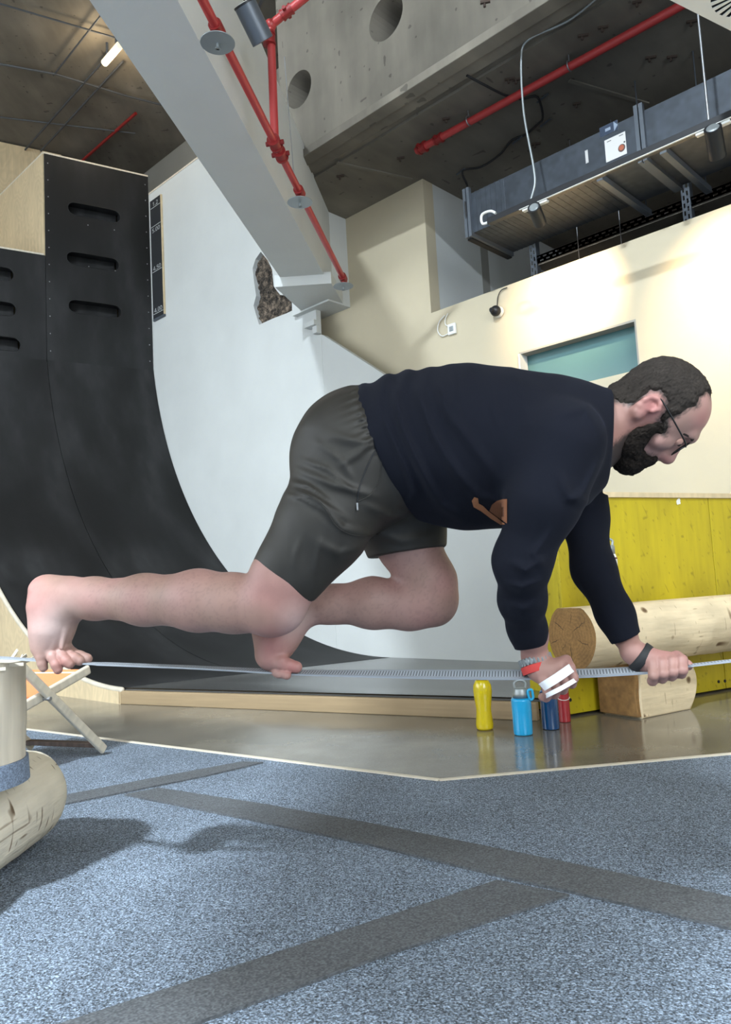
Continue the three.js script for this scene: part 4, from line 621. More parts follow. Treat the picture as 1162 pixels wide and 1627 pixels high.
class Node { // bones joined smoothly; children join their parent smoothly but not each other
  constructor(bones, k, kids = []) { this.bones = bones; this.k = k; this.kids = kids; const c = bones.reduce((s, b) => s.add(b.c), V(0, 0, 0)).multiplyScalar(1 / bones.length); this.c = c; this.R = Math.max(...bones.map((b) => b.c.distanceTo(c) + b.R)) + k; }
  own(x, y, z) { let d = 1e3; for (const b of this.bones) d = smin(d, b.d(x, y, z), this.k); return d; }
  d(x, y, z) { let own = null, best = 1e3; const far = Math.hypot(x - this.c.x, y - this.c.y, z - this.c.z) - this.R; if (far > 0.1 && !this.kids.length) return far; own = this.own(x, y, z); best = own; for (const [n, k] of this.kids) { const e = n.d(x, y, z); best = Math.min(best, smin(own, e, k)); } return best; }
}
function chain(js, sq = 1, rs = 1) { const out = []; for (let i = 1; i < js.length; i++) { const a = js[i - 1], b = js[i]; out.push(new Bone(J(a[0], a[1], a[2]), J(b[0], b[1], b[2]), R_(a[0], a[3] * rs, a[2]), R_(b[0], b[3] * rs, b[2]), sq)); } return out; }
function surface(field, lo, hi, h, colour) { // sparse surface nets
  const nx = Math.ceil((hi.x - lo.x) / h) + 1, ny = Math.ceil((hi.y - lo.y) / h) + 1, nz = Math.ceil((hi.z - lo.z) / h) + 1, B = 6;
  const val = new Float32Array(nx * ny * nz).fill(NaN), id = (i, j, k) => (k * ny + j) * nx + i;
  const blocks = [], lim = B * h * 0.87 * 1.6 + 0.012;
  for (let k = 0; k < nz - 1; k += B) for (let j = 0; j < ny - 1; j += B) for (let i = 0; i < nx - 1; i += B) if (Math.abs(field(lo.x + (i + B / 2) * h, lo.y + (j + B / 2) * h, lo.z + (k + B / 2) * h)) < lim) blocks.push([i, j, k]);
  for (const [i0, j0, k0] of blocks) for (let k = k0; k <= Math.min(k0 + B, nz - 1); k++) for (let j = j0; j <= Math.min(j0 + B, ny - 1); j++) for (let i = i0; i <= Math.min(i0 + B, nx - 1); i++) { const q = id(i, j, k); if (val[q] !== val[q]) val[q] = field(lo.x + i * h, lo.y + j * h, lo.z + k * h); }
  const vid = new Map(), pos = [];
  for (const [i0, j0, k0] of blocks) for (let k = k0; k < Math.min(k0 + B, nz - 1); k++) for (let j = j0; j < Math.min(j0 + B, ny - 1); j++) for (let i = i0; i < Math.min(i0 + B, nx - 1); i++) {
    let m = 0; const v = []; for (let c = 0; c < 8; c++) { const w = val[id(i + (c & 1), j + ((c >> 1) & 1), k + (c >> 2))]; v.push(w); if (w < 0) m |= 1 << c; }
    if (m === 0 || m === 255) continue; let sx = 0, sy = 0, sz = 0, n = 0;
    for (let c = 0; c < 8; c++) for (const bit of [1, 2, 4]) { const e = c | bit; if (e === c) continue; if ((v[c] < 0) !== (v[e] < 0)) { const t = v[c] / (v[c] - v[e]); sx += (c & 1) + (bit === 1 ? t : 0); sy += ((c >> 1) & 1) + (bit === 2 ? t : 0); sz += (c >> 2) + (bit === 4 ? t : 0); n++; } }
    vid.set(id(i, j, k), pos.length / 3); pos.push(lo.x + (i + sx / n) * h, lo.y + (j + sy / n) * h, lo.z + (k + sz / n) * h);
  }
  const idx = [];
  for (const [key] of vid) {
    const i = key % nx, j = Math.floor(key / nx) % ny, k = Math.floor(key / (nx * ny)), a = val[key] < 0;
    const quad = (p, q, r, s, flip) => { const A = vid.get(p), Bq = vid.get(q), C = vid.get(r), D = vid.get(s); if (A === undefined || Bq === undefined || C === undefined || D === undefined) return; if (flip) idx.push(A, C, Bq, A, D, C); else idx.push(A, Bq, C, A, C, D); };
    if (j > 0 && k > 0 && a !== (val[id(i + 1, j, k)] < 0)) quad(id(i, j - 1, k - 1), id(i, j, k - 1), key, id(i, j, k) - nx * 1, !a);
    if (i > 0 && k > 0 && a !== (val[id(i, j + 1, k)] < 0)) quad(id(i - 1, j, k - 1), id(i - 1, j, k), key, id(i, j, k - 1), !a);
    if (i > 0 && j > 0 && a !== (val[id(i, j, k + 1)] < 0)) quad(id(i - 1, j - 1, k), id(i, j - 1, k), key, id(i - 1, j, k), !a);
  }
  const n = pos.length / 3, nor = new Float32Array(n * 3), col = colour ? new Float32Array(n * 3) : null, e = h * 0.5;
  for (let v = 0; v < n; v++) {
    let x = pos[v * 3], y = pos[v * 3 + 1], z = pos[v * 3 + 2];
    let gx = field(x + e, y, z) - field(x - e, y, z), gy = field(x, y + e, z) - field(x, y - e, z), gz = field(x, y, z + e) - field(x, y, z - e); const l = Math.hypot(gx, gy, gz) || 1;
    nor[v * 3] = gx / l; nor[v * 3 + 1] = gy / l; nor[v * 3 + 2] = gz / l;
    if (col) { const c = colour(V(x, y, z), nor[v * 3], nor[v * 3 + 1], nor[v * 3 + 2]); col[v * 3] = c[0]; col[v * 3 + 1] = c[1]; col[v * 3 + 2] = c[2]; }
  }
  const g = new THREE.BufferGeometry(); g.setAttribute('position', new THREE.Float32BufferAttribute(pos, 3)); g.setAttribute('normal', new THREE.BufferAttribute(nor, 3)); if (col) g.setAttribute('color', new THREE.BufferAttribute(col, 3)); g.setIndex(idx); return g;
}
const lerpJ = (a, b, t) => a.map((v, i) => mix(v, b[i], t));

// ---- head frame: forward (face), up (crown), side (towards the viewer is +s)
const HC0 = J(1058, 643, 0.0), kpx = DL(1058) / F;
const hx = camR.clone(), hy = camU.clone().negate();
const HS = dirOf(1058, 643).normalize().negate(); // the head is seen in pure profile
const flatS = (v) => v.addScaledVector(HS, -v.dot(HS)).normalize();
const HF = flatS(hx.clone().multiplyScalar(0.59).addScaledVector(hy, 0.81)), HU = flatS(hx.clone().multiplyScalar(0.81).addScaledVector(hy, -0.59)); HU.addScaledVector(HF, -HU.dot(HF)).normalize();
const SC = 775 * kpx; // head units: metres measured at the head
const hp = (f, u, s = 0) => HC0.clone().addScaledVector(HF, f * SC).addScaledVector(HU, u * SC).addScaledVector(HS, s * SC);
const hl = (x, y, z) => { const p = V(x, y, z).sub(HC0); return [p.dot(HF) / SC, p.dot(HU) / SC, p.dot(HS) / SC]; };
const hb = (a, b, ra, rb, sq = 1) => new Bone(hp(...a), hp(...b), ra * SC, rb * SC, sq, HS);
const skull = [
  hb([-0.012, 0.012, 0], [-0.012, 0.012, 0], 0.072, 0.072, 0.98), hb([-0.03, 0.003, 0], [0.012, 0.012, 0], 0.064, 0.066, 1.0), hb([0.028, 0.012, 0], [0.028, 0.012, 0], 0.053, 0.053, 1.12),
  hb([0.025, -0.03, 0], [0.035, -0.075, 0], 0.056, 0.04, 1.12), hb([0.045, -0.1, 0], [0.05, -0.115, 0], 0.032, 0.026, 1.25),
];
const faceBits = [
  hb([0.077, 0.002, 0.028], [0.083, 0.003, 0], 0.011, 0.012), hb([0.077, 0.002, -0.028], [0.083, 0.003, 0], 0.011, 0.012), // brow
  hb([0.080, -0.012, 0], [0.094, -0.055, 0], 0.009, 0.0115, 0.9), hb([0.094, -0.058, 0], [0.094, -0.058, 0], 0.0125, 0.0125), hb([0.084, -0.062, 0.013], [0.084, -0.062, -0.013], 0.0085, 0.0085), // nose
  hb([0.06, -0.042, 0.038], [0.052, -0.05, 0.046], 0.018, 0.018), hb([0.06, -0.042, -0.038], [0.052, -0.05, -0.046], 0.018, 0.018), // cheeks
  hb([0.076, -0.083, 0.016], [0.076, -0.083, -0.016], 0.009, 0.009), hb([0.072, -0.096, 0.014], [0.072, -0.096, -0.014], 0.0095, 0.0095), hb([0.066, -0.12, 0], [0.066, -0.12, 0], 0.017, 0.017),
];
const earOf = (s) => { const e = (f, u) => [f * 0.85 - 0.010, u * 0.78 - 0.018, s * 0.083]; const rim = [[0.008, -0.01], [0.012, 0.004], [0.004, 0.014], [-0.010, 0.016], [-0.021, 0.008], [-0.024, -0.010], [-0.020, -0.028], [-0.013, -0.042], [-0.004, -0.046]]; const b = []; for (let i = 1; i < rim.length; i++) b.push(hb(e(...rim[i - 1]), e(...rim[i]), 0.0042, 0.0042)); b.push(hb([-0.012, -0.022, s * 0.076], [-0.019, -0.038, s * 0.078], 0.008, 0.008)); b.push(hb([-0.015, -0.046, s * 0.08], [-0.016, -0.048, s * 0.081], 0.0065, 0.0055)); b.push(hb([-0.022, -0.012, s * 0.08], [-0.023, -0.032, s * 0.08], 0.0036, 0.0036)); return new Node(b, 0.005); };
const headNode = new Node([...skull], 0.024, [[new Node(faceBits, 0.012), 0.014], [earOf(1), 0.006], [earOf(-1), 0.006]]);
const neckNode = new Node(chain([[1018, 648, 0, 47], [985, 662, 0, 46], [940, 682, 0, 54]]), 0.02, [[headNode, 0.028]]);

// ---- hands
function finger(js, k = 0.004) { return new Node(chain(js), k); }
const nearFingers = [];
for (let i = 0; i < 4; i++) { const t = i / 3, m = [mix(864, 905, t), mix(1084, 1061, t), -0.028]; const l = [0.9, 1, 1.02, 0.95][i]; nearFingers.push(finger([[m[0] - 5, m[1] - 12, m[2] + 0.008, 9], [m[0] + 1, m[1], m[2] - 0.006, 8.2], [m[0] + 7, m[1] + 17 * l, m[2] - 0.008, 7.4], [m[0] + 4, m[1] + 27 * l, m[2] + 0.012, 7], [m[0] - 2, m[1] + 26 * l, m[2] + 0.028, 6.6]])); }
const nearThumb = finger([[858, 1056, 0.012, 12], [878, 1060, 0.03, 11], [898, 1072, 0.03, 9.5], [908, 1082, 0.022, 8.5]]);
const nearPalm = new Node(chain([[850, 1044, -0.005, 19], [858, 1060, -0.01, 20], [874, 1070, -0.016, 17]], 1.0).concat(chain([[862, 1072, -0.022, 12], [892, 1056, -0.022, 12]])), 0.016, [...nearFingers.map((f) => [f, 0.006]), [nearThumb, 0.01]]);
const farFingers = [];
for (let i = 0; i < 4; i++) { const t = i / 3, x = mix(1038, 1084, t), y = mix(1056, 1049, t); farFingers.push(finger([[x - 8, y - 6, -0.004, 9.5], [x, y, -0.022, 8.8], [x + 1, y + 17 - i * 0.5, -0.034, 8], [x - 1, y + 26 - i * 1.5, -0.02, 7.4], [x - 2, y + 27 - i * 2, -0.002, 7]])); }
const farThumb = finger([[1040, 1050, 0.02, 11], [1062, 1048, 0.03, 10.5], [1082, 1052, 0.02, 9.5], [1093, 1057, 0.008, 8.5]]);
const farPalm = new Node(chain([[1006, 1036, 0.004, 17], [1026, 1048, 0.004, 18.5], [1050, 1054, 0.002, 17]]).concat(chain([[1040, 1050, -0.008, 14], [1074, 1052, -0.006, 13]])), 0.016, [...farFingers.map((f) => [f, 0.006]), [farThumb, 0.01]]);
// ---- feet
const nearToes = [
  finger([[64, 1030, -0.03, 12], [66, 1044, -0.036, 9], [67, 1054, -0.036, 7.6], [69, 1061, -0.034, 7]]),
  finger([[78, 1032, -0.02, 13], [84, 1044, -0.034, 9], [89, 1056, -0.038, 7.8], [92, 1064, -0.035, 7.4]]),
  finger([[90, 1032, -0.008, 13], [98, 1044, -0.024, 10], [106, 1051, -0.028, 8.4], [111, 1055, -0.026, 7.8]]),
  finger([[98, 1032, 0.006, 13], [108, 1042, -0.008, 10], [119, 1046, -0.012, 8.6], [127, 1050, -0.01, 7.8]]),
  finger([[98, 1030, 0.02, 15], [114, 1041, 0.012, 11.5], [126, 1044, 0.01, 10], [138, 1047, 0.008, 8.8]]),
];
const nearFoot = new Node([...chain([[72, 940, 0, 26], [67, 962, 0, 20]]), ...chain([[112, 950, -0.006, 28], [92, 976, -0.006, 29], [86, 1006, -0.004, 24]], 1.02), ...chain([[84, 1006, -0.004, 23], [81, 1030, -0.004, 19]], 1.5), ...chain([[70, 965, -0.008, 19], [67, 1025, -0.012, 12]], 1.3)], 0.03, [...nearToes.map((t) => [t, 0.007]), [new Node(chain([[98, 944, -0.033, 9], [101, 948, -0.033, 9]]), 0.004), 0.012], [new Node(chain([[104, 966, -0.03, 3], [92, 1000, -0.034, 3], [84, 1030, -0.034, 3]]), 0.003), 0.01], [new Node(chain([[108, 968, -0.022, 3], [104, 1000, -0.026, 3], [98, 1030, -0.028, 3]]), 0.003), 0.01]]);
const farToes = [
  finger([[430, 1046, -0.012, 16], [446, 1052, -0.02, 12], [458, 1057, -0.02, 10.5], [471, 1060, -0.016, 9.5]]),
  finger([[430, 1050, 0.006, 13], [444, 1062, 0.0, 9], [452, 1070, -0.022, 8], [456, 1073, -0.028, 7]]), finger([[426, 1050, 0.02, 12], [436, 1064, 0.01, 8.5], [441, 1069, -0.02, 7.5], [444, 1071, -0.026, 7]]),
];
const farFoot = new Node([...chain([[474, 976, 0.03, 22], [455, 998, 0.02, 25], [440, 1022, 0.008, 24], [432, 1044, 0.0, 19]], 1.1), ...chain([[440, 985, 0.035, 24], [428, 992, 0.032, 23]]), ...chain([[424, 995, 0.03, 20], [426, 1040, 0.01, 16]])], 0.03, farToes.map((t) => [t, 0.008]));
// ---- limbs
const nearShank = new Node(chain([[428, 962, -0.13, 45], [370, 958, -0.115, 43], [316, 954, -0.1, 45], [230, 953, -0.065, 37], [150, 951, -0.025, 30], [92, 947, -0.004, 29]]), 0.03, [[nearFoot, 0.03]]);
const nearThigh = new Node([...chain([[560, 735, -0.09, 74], [500, 845, -0.125, 56], [452, 918, -0.135, 49], [437, 948, -0.135, 49]]), ...chain([[446, 972, -0.14, 31], [432, 974, -0.14, 33]])], 0.035, [[nearShank, 0.022]]);
const farShank = new Node(chain([[688, 958, 0.075, 37], [650, 962, 0.07, 35], [592, 958, 0.06, 37], [528, 960, 0.045, 27], [478, 974, 0.03, 20]]), 0.03, [[farFoot, 0.026]]);
const farThigh = new Node(chain([[610, 745, 0.09, 60], [647, 858, 0.085, 47], [680, 925, 0.08, 41], [688, 952, 0.078, 37]]), 0.035, [[farShank, 0.016]]);
const nearArm = new Node(chain([[905, 695, -0.165, 44], [830, 898, -0.155, 28], [846, 1010, -0.03, 22], [850, 1040, -0.006, 18]]), 0.02, [[nearPalm, 0.016]]);
const farArm = new Node(chain([[908, 725, 0.16, 34], [927, 820, 0.15, 28], [944, 905, 0.11, 22], [978, 975, 0.055, 17], [993, 1010, 0.034, 16], [1006, 1036, 0.008, 16]]), 0.02, [[farPalm, 0.016]]);
const torsoB = chain([[585, 728, 0, 84], [650, 708, 0, 86], [745, 712, 0, 98], [850, 710, 0, 96], [925, 695, 0, 62]], 1.28);
const bodyNode = new Node(torsoB, 0.05, [[neckNode, 0.03], [nearArm, 0.02], [farArm, 0.015], [nearThigh, 0.04], [farThigh, 0.04]]);
// eye sockets and a mouth line carved out, then lids and skin relief
const bodyField = (x, y, z) => {
  let d = bodyNode.d(x, y, z);
  if (Math.abs(x - HC0.x) < 0.16 && Math.abs(y - HC0.y) < 0.18) { const [f, u, s] = hl(x, y, z), sy = Math.abs(s); const sock = Math.hypot(f - 0.094, (u + 0.02) * 0.95, (sy - 0.031) * 0.75) - 0.019; d = smax(d, -sock * SC, 0.006); const ear = Math.hypot((f + 0.012) * 1.2, u + 0.026, (sy - 0.092) * 1.2) - 0.0085; if (sy > 0.07) d = smax(d, -ear * SC, 0.004); }
  return d;
};
const inPoly = (x, y, P) => { let ins = false, best = 1e9; for (let i = 0, j = P.length - 1; i < P.length; j = i++) { const [ax, ay] = P[i], [bx, by] = P[j]; if ((ay > y) !== (by > y) && x < (bx - ax) * (y - ay) / (by - ay) + ax) ins = !ins; const dx = bx - ax, dy = by - ay, h = clamp(((x - ax) * dx + (y - ay) * dy) / (dx * dx + dy * dy)); best = Math.min(best, Math.hypot(x - ax - dx * h, y - ay - dy * h)); } return ins ? -best : best; };
const fuOf = ([x, y]) => { const a = (x - 1058) / 775, b = (y - 643) / 775; return [a * 0.59 + b * 0.81, a * 0.81 - b * 0.59]; };
const hairP = [[1140, 628], [1127, 640], [1117, 628], [1108, 634], [1106, 648], [1094, 650], [1086, 656], [1076, 664], [1066, 668], [1066, 680], [1062, 694], [1050, 692], [1053, 668], [1056, 650], [1054, 634], [1047, 625], [1036, 624], [1027, 632], [1019, 650], [990, 642], [968, 634], [960, 600], [1000, 560], [1060, 545], [1130, 570]].map(fuOf);
const beardP = [[1054, 652], [1064, 658], [1060, 685], [1046, 692], [1037, 700], [1030, 712], [1034, 719], [1049, 722], [1052, 730], [1046, 745], [1030, 770], [990, 775], [960, 760], [966, 726], [985, 702], [1004, 684], [1030, 676], [1042, 672]].map(fuOf);
const skinC = (p, nx, ny, nz) => {
  const [px, py] = proj(p), a = n3(p.x * 60, p.y * 60, p.z * 60), b = n3(p.x * 18 + 9, p.y * 18, p.z * 18), c = n3(p.x * 260, p.y * 260, p.z * 260);
  let r = 0.315, g = 0.182, bl = 0.15; const red = (k) => { k *= 0.5 + b * 0.6; r = mix(r, 0.34, k); g = mix(g, 0.135, k); bl = mix(bl, 0.115, k); }, pale = (k) => { k *= 0.5 + b * 0.5; r = mix(r, 0.46, k); g = mix(g, 0.35, k); bl = mix(bl, 0.32, k); };
  const near = (x, y, R) => clamp(1 - Math.hypot(px - x, py - y) / R);
  if (px < 530 && py > 860 || (py > 850 && px < 740)) { // legs: heels, toes and knees ruddy, insteps pale, fine dark hair on the shins
    pale(clamp(near(85, 995, 55) * 1.2 + near(470, 985, 40))); red(clamp(near(44, 950, 60) * 0.7 + near(100, 1056, 34) + near(425, 1030, 40) * 0.7 + near(465, 1060, 26) + near(700, 950, 70) * 0.5 + near(430, 960, 90) * 0.5));
    const hair = sstep(0.55, 0.8, c) * (px > 140 && px < 400 || px > 500 ? 0.13 : 0.04); r *= 1 - hair; g *= 1 - hair; bl *= 1 - hair * 0.9;
  } else if (px > 940 && py < 780) { const [f, u] = hl(p.x, p.y, p.z); red(clamp(0.12 + near(1115, 668, 26) * 0.5 + near(1058, 732, 18) * 0.8 + near(1036, 645, 30) * 1.1 + near(985, 680, 50) * 1.1)); } else if (py > 1000) { red(0.22 + 0.25 * b); }
  if (px > 940 && py < 790) { const [f, u, sd] = hl(p.x, p.y, p.z); const k1 = (n3(f * 420, u * 420, sd * 420) - 0.5) * 0.008; let w = sstep(0.005, -0.007, inPoly(f, u, hairP) + k1) * 0.93; w = Math.max(w, sstep(0.006, -0.008, inPoly(f, u, beardP) + k1) * 0.93); if (Math.abs(sd) > 0.0805 && f < 0.0 && f > -0.036 && u < -0.002 && u > -0.066) w = 0; r = mix(r, 0.015, w); g = mix(g, 0.012, w); bl = mix(bl, 0.0095, w); }
  const m = 1 + (a - 0.5) * 0.12 + (b - 0.5) * 0.22; return [r * m, g * m * (1 - (b - 0.5) * 0.12), bl * m];
};
const person = thing('person', 'person in dark jumper and shorts crawling on hands and bare feet along the slackline', 'person', J(600, 1070, 0));
const skinMat = phy({ vertexColors: true, roughness: 0.55, sheen: 0.15, sheenRoughness: 0.5 });
const lo = V(-0.92, 0.44, -2.1), hi = V(0.78, 1.42, -1.2);
part(person, 'body', surface(bodyField, lo, hi, 0.0034, skinC), skinMat, 'bare skin of face, hands and legs');

// ---- clothing
const ridge = (px, py, pts, w) => { let best = 1e9, tt = 0; for (let i = 1; i < pts.length; i++) { const [ax, ay] = pts[i - 1], [bx, by] = pts[i], dx = bx - ax, dy = by - ay, h = clamp(((px - ax) * dx + (py - ay) * dy) / (dx * dx + dy * dy)), d = Math.hypot(px - ax - dx * h, py - ay - dy * h); if (d < best) { best = d; tt = (i - 1 + h) / (pts.length - 1); } } return Math.exp(-best * best / (w * w)) * Math.sin(Math.PI * clamp(tt * 0.9 + 0.05)); };
const half = (A, B, keep) => { // plane through two pixels at the body, square to the picture of the body; negative on the kept side
  const a = J(A[0], A[1]), b = J(B[0], B[1]), n = b.clone().sub(a).cross(QL).normalize(), k = J(keep[0], keep[1]); if (k.clone().sub(a).dot(n) > 0) n.negate(); return (x, y, z) => (x - a.x) * n.x + (y - a.y) * n.y + (z - a.z) * n.z;
};
const pxy = (x, y, z) => { const qx = x - EYE.x, qy = y - EYE.y, qz = z - EYE.z, d = qx * fwd.x + qy * fwd.y + qz * fwd.z; return [W / 2 + F * (qx * camR.x + qy * camR.y + qz * camR.z) / d, H / 2 - F * (qx * camU.x + qy * camU.y + qz * camU.z) / d]; };
const sleeveN = new Node(chain([[895, 705, -0.165, 66], [862, 800, -0.175, 54], [831, 893, -0.16, 41], [830, 950, -0.1, 33], [838, 1000, -0.045, 27], [842, 1050, 0, 22]]), 0.03);
const sleeveF = new Node(chain([[912, 725, 0.165, 56], [927, 820, 0.15, 36], [944, 905, 0.11, 31.5], [978, 975, 0.05, 27], [1010, 1050, 0, 23]]), 0.03);
const shirtB = new Node([...chain([[600, 712, 0, 97], [660, 708, 0, 108], [745, 713, 0, 121], [850, 714, 0, 116], [898, 700, 0, 86]], 1.28), ...chain([[908, 688, 0, 68], [975, 668, 0, 44]], 1.1)], 0.05, [[sleeveN, 0.035], [sleeveF, 0.035]]);
const hem = half([572, 612], [660, 818], [800, 700]), collar = half([973, 612], [968, 730], [800, 700]), cuffN = half([815, 1033], [864, 1024], [840, 900]), cuffF = half([976, 1025], [1022, 1006], [940, 800]);
const folds = [[[[620, 596], [640, 680], [690, 790]], 7, 0.0098], [[[655, 596], [690, 690], [735, 770]], 8, 0.0084], [[[690, 590], [715, 660], [790, 760]], 9, 0.0084], [[[720, 588], [722, 640], [740, 690]], 7, 0.0056], [[[775, 590], [785, 650], [800, 700]], 7, 0.003], [[[600, 640], [660, 780], [650, 800]], 6, 0.0070], [[[945, 800], [905, 790], [880, 740]], 9, 0.0084], [[[955, 730], [930, 780], [905, 800]], 8, 0.0084], [[[880, 660], [930, 650], [958, 700]], 8, 0.0056], [[[806, 890], [835, 905], [866, 890]], 7, 0.0084], [[[800, 925], [830, 935], [864, 920]], 7, 0.0084], [[[806, 962], [835, 968], [862, 955]], 7, 0.0070], [[[880, 840], [850, 880], [866, 905]], 8, 0.0070], [[[640, 700], [700, 800], [740, 830]], 8, 0.0070], [[[700, 720], [760, 790], [800, 800]], 9, 0.0070]];
const yCol = J(960, 772).y;
const shirtField = (x, y, z) => {
  let d = shirtB.d(x, y, z);
  if (d < 0.05) { const [px, py] = pxy(x, y, z); for (const [pts, w, a] of folds) d -= a * ridge(px, py, pts, w); d -= (n3(x * 14, y * 14, z * 14) - 0.5) * 0.008; if (px < 760) d -= 0.003 * Math.sin(px * 0.19 + py * 0.05) * sstep(760, 600, px) * sstep(680, 600, py); }
  d = smax(d, hem(x, y, z), 0.006); if (y > yCol) d = smax(d, collar(x, y, z), 0.006); const sn = sleeveN.d(x, y, z), sf = sleeveF.d(x, y, z); const low = y < J(850, 950).y; if (low) d = smax(d, sn < sf ? cuffN(x, y, z) : cuffF(x, y, z), 0.005);
  return d;
};
const knit = phy({ color: new THREE.Color().setRGB(0.0032, 0.0042, 0.0095), roughness: 0.95, specularIntensity: 0.5, sheen: 0.14, sheenColor: new THREE.Color().setRGB(0.12, 0.16, 0.3), sheenRoughness: 0.6 });
const shirt = part(person, 'jumper', surface(shirtField, V(-0.2, 0.5, -2.0), V(0.72, 1.35, -1.2), 0.0045), knit, 'dark navy long-sleeved jumper');
const shortN = new Node(chain([[565, 735, -0.075, 92], [512, 835, -0.115, 72], [470, 893, -0.13, 57], [440, 935, -0.135, 51]], 1.0), 0.03);
const shortF = new Node(chain([[615, 760, 0.08, 78], [642, 840, 0.085, 62], [649, 900, 0.085, 61]], 1.0), 0.03);
const shortsB = new Node([...chain([[578, 713, 0, 98], [602, 752, 0, 88]], 1.32), ...chain([[557, 725, 0, 86], [620, 720, 0, 90]], 1.3)], 0.04, [[shortN, 0.05], [shortF, 0.05]]);
const hemN = half([412, 884], [500, 940], [560, 750]), hemF = half([578, 886], [702, 866], [620, 750]), waist = half([612, 600], [742, 850], [500, 760]);
const sf2 = [[[[470, 745], [530, 770], [600, 790]], 7, 0.008], [[[470, 775], [510, 800], [545, 840], [590, 850]], 7, 0.008], [[[465, 780], [500, 790], [560, 830]], 5, 0.006], [[[520, 690], [560, 700], [600, 700]], 8, 0.006], [[[540, 740], [570, 720], [600, 690]], 7, 0.006], [[[610, 720], [640, 790], [655, 815]], 9, 0.007], [[[500, 860], [540, 880], [580, 870]], 8, 0.005], [[[600, 850], [640, 860], [690, 850]], 7, 0.005],
  [[[478, 730], [520, 745], [560, 780]], 5, 0.005], [[[500, 700], [540, 730], [560, 760]], 6, 0.005], [[[462, 765], [490, 772], [530, 800]], 4, 0.006], [[[455, 785], [480, 792], [520, 815]], 4, 0.005], [[[575, 800], [620, 820], [650, 820]], 7, 0.006], [[[480, 850], [470, 880], [468, 905]], 6, 0.004], [[[510, 850], [505, 880], [500, 915]], 6, 0.004], [[[590, 640], [600, 690], [612, 720]], 6, 0.005], [[[560, 630], [575, 660], [590, 690]], 6, 0.004]];
const MID = J(600, 760);
const shortsField = (x, y, z) => {
  let d = shortsB.d(x, y, z); if (d < 0.05) { const [px, py] = pxy(x, y, z); for (const [pts, w, a] of sf2) d -= a * ridge(px, py, pts, w); d -= (n3(x * 16, y * 16, z * 16) - 0.5) * 0.007; const wl = hem(x, y, z); d -= 0.0022 * Math.sin(py * 0.5 + px * 0.2) * Math.exp(-Math.abs(wl) / 0.014) * sstep(740, 680, py); }
  const near = (x - MID.x) * QL.x + (z - MID.z) * QL.z < -0.01; d = smax(d, near ? hemN(x, y, z) : hemF(x, y, z), 0.004); return smax(d, waist(x, y, z), 0.005);
};
const nylon = phy({ color: new THREE.Color().setRGB(0.0175, 0.0146, 0.0108), roughness: 0.6, sheen: 0.1, sheenRoughness: 0.5 });
const shorts = part(person, 'shorts', surface(shortsField, V(-0.35, 0.6, -2.05), V(0.3, 1.25, -1.2), 0.0045), nylon, 'dark olive-grey shorts');
// march a line of sight onto a garment to lay seams and prints on it
const onField = (field, px, py) => { let D = 1.15; for (let i = 0; i < 160; i++) { const p = at(px, py, D), d = field(p.x, p.y, p.z); if (d < 0.0008) return p; D += Math.max(d * 0.6, 0.0006); } return at(px, py, D); };
const seam = (field, pts, r) => { const cv = new THREE.CatmullRomCurve3(pts.map(([x, y]) => V(x, y, 0))); return tube([...Array(36)].map((_, i) => { const q = cv.getPoint(i / 35); return onField(field, q.x, q.y); }), r, 90, 6); };
part(shorts, 'pocket_zip', seam(shortsField, [[602, 706], [590, 728], [578, 755], [570, 780], [568, 797]], 0.0016), M.cable, 'dark zip of the side pocket');
part(shorts, 'pocket_fold', seam(shortsField, [[604, 708], [606, 735], [602, 765], [590, 785], [570, 797]], 0.0014), nylon);
part(shorts, 'zip_pull', (() => { const p = onField(shortsField, 568, 799); return bar(p, p.clone().add(V(0, -0.014, 0)), 0.0035, 0.003, QL); })(), M.screw);
part(shorts, 'side_seam', seam(shortsField, [[600, 850], [560, 850], [535, 836], [515, 806], [495, 790], [470, 778]], 0.001), nylon);
{ // printed figure on the jumper's chest, partly hidden by the arm
  const poly = (pts) => new THREE.Shape(pts.map((p) => new THREE.Vector2(...p)));
  const print = (pts, mat) => { const s = new THREE.ShapeGeometry(poly(pts), 4); let g = s.index ? s.toNonIndexed() : s; const sub = (gg) => { const p = gg.attributes.position, o = []; for (let i = 0; i < p.count; i += 3) { const A = [p.getX(i), p.getY(i)], B = [p.getX(i + 1), p.getY(i + 1)], C = [p.getX(i + 2), p.getY(i + 2)], m = (a, b) => [(a[0] + b[0]) / 2, (a[1] + b[1]) / 2], ab = m(A, B), bc = m(B, C), ca = m(C, A); for (const t of [[A, ab, ca], [ab, B, bc], [ca, bc, C], [ab, bc, ca]]) for (const q of t) o.push(q[0], q[1], 0); } const r = new THREE.BufferGeometry(); r.setAttribute('position', new THREE.Float32BufferAttribute(o, 3)); return r; }; for (let i = 0; i < 4; i++) g = sub(g); const p = g.attributes.position; for (let i = 0; i < p.count; i++) { const q = onField(shirtField, p.getX(i), p.getY(i)).addScaledVector(QL, -0.0016); p.setXYZ(i, q.x, q.y, q.z); } g.computeVertexNormals(); part(shirt, 'chest_print', g, mat, 'orange-brown printed emblem on the chest'); };
  const pm = std({ color: rgb(160, 104, 68), roughness: 0.9 }), pm2 = std({ color: rgb(122, 76, 48), roughness: 0.9 });
  print([[750, 796], [754, 790], [760, 792], [761, 800], [768, 804], [776, 812], [792, 824], [803, 833], [796, 834], [780, 824], [764, 812], [753, 806]], pm);
  print([[778, 812], [782, 802], [790, 796], [800, 793], [806, 793], [806, 832], [792, 823]], pm2);
}
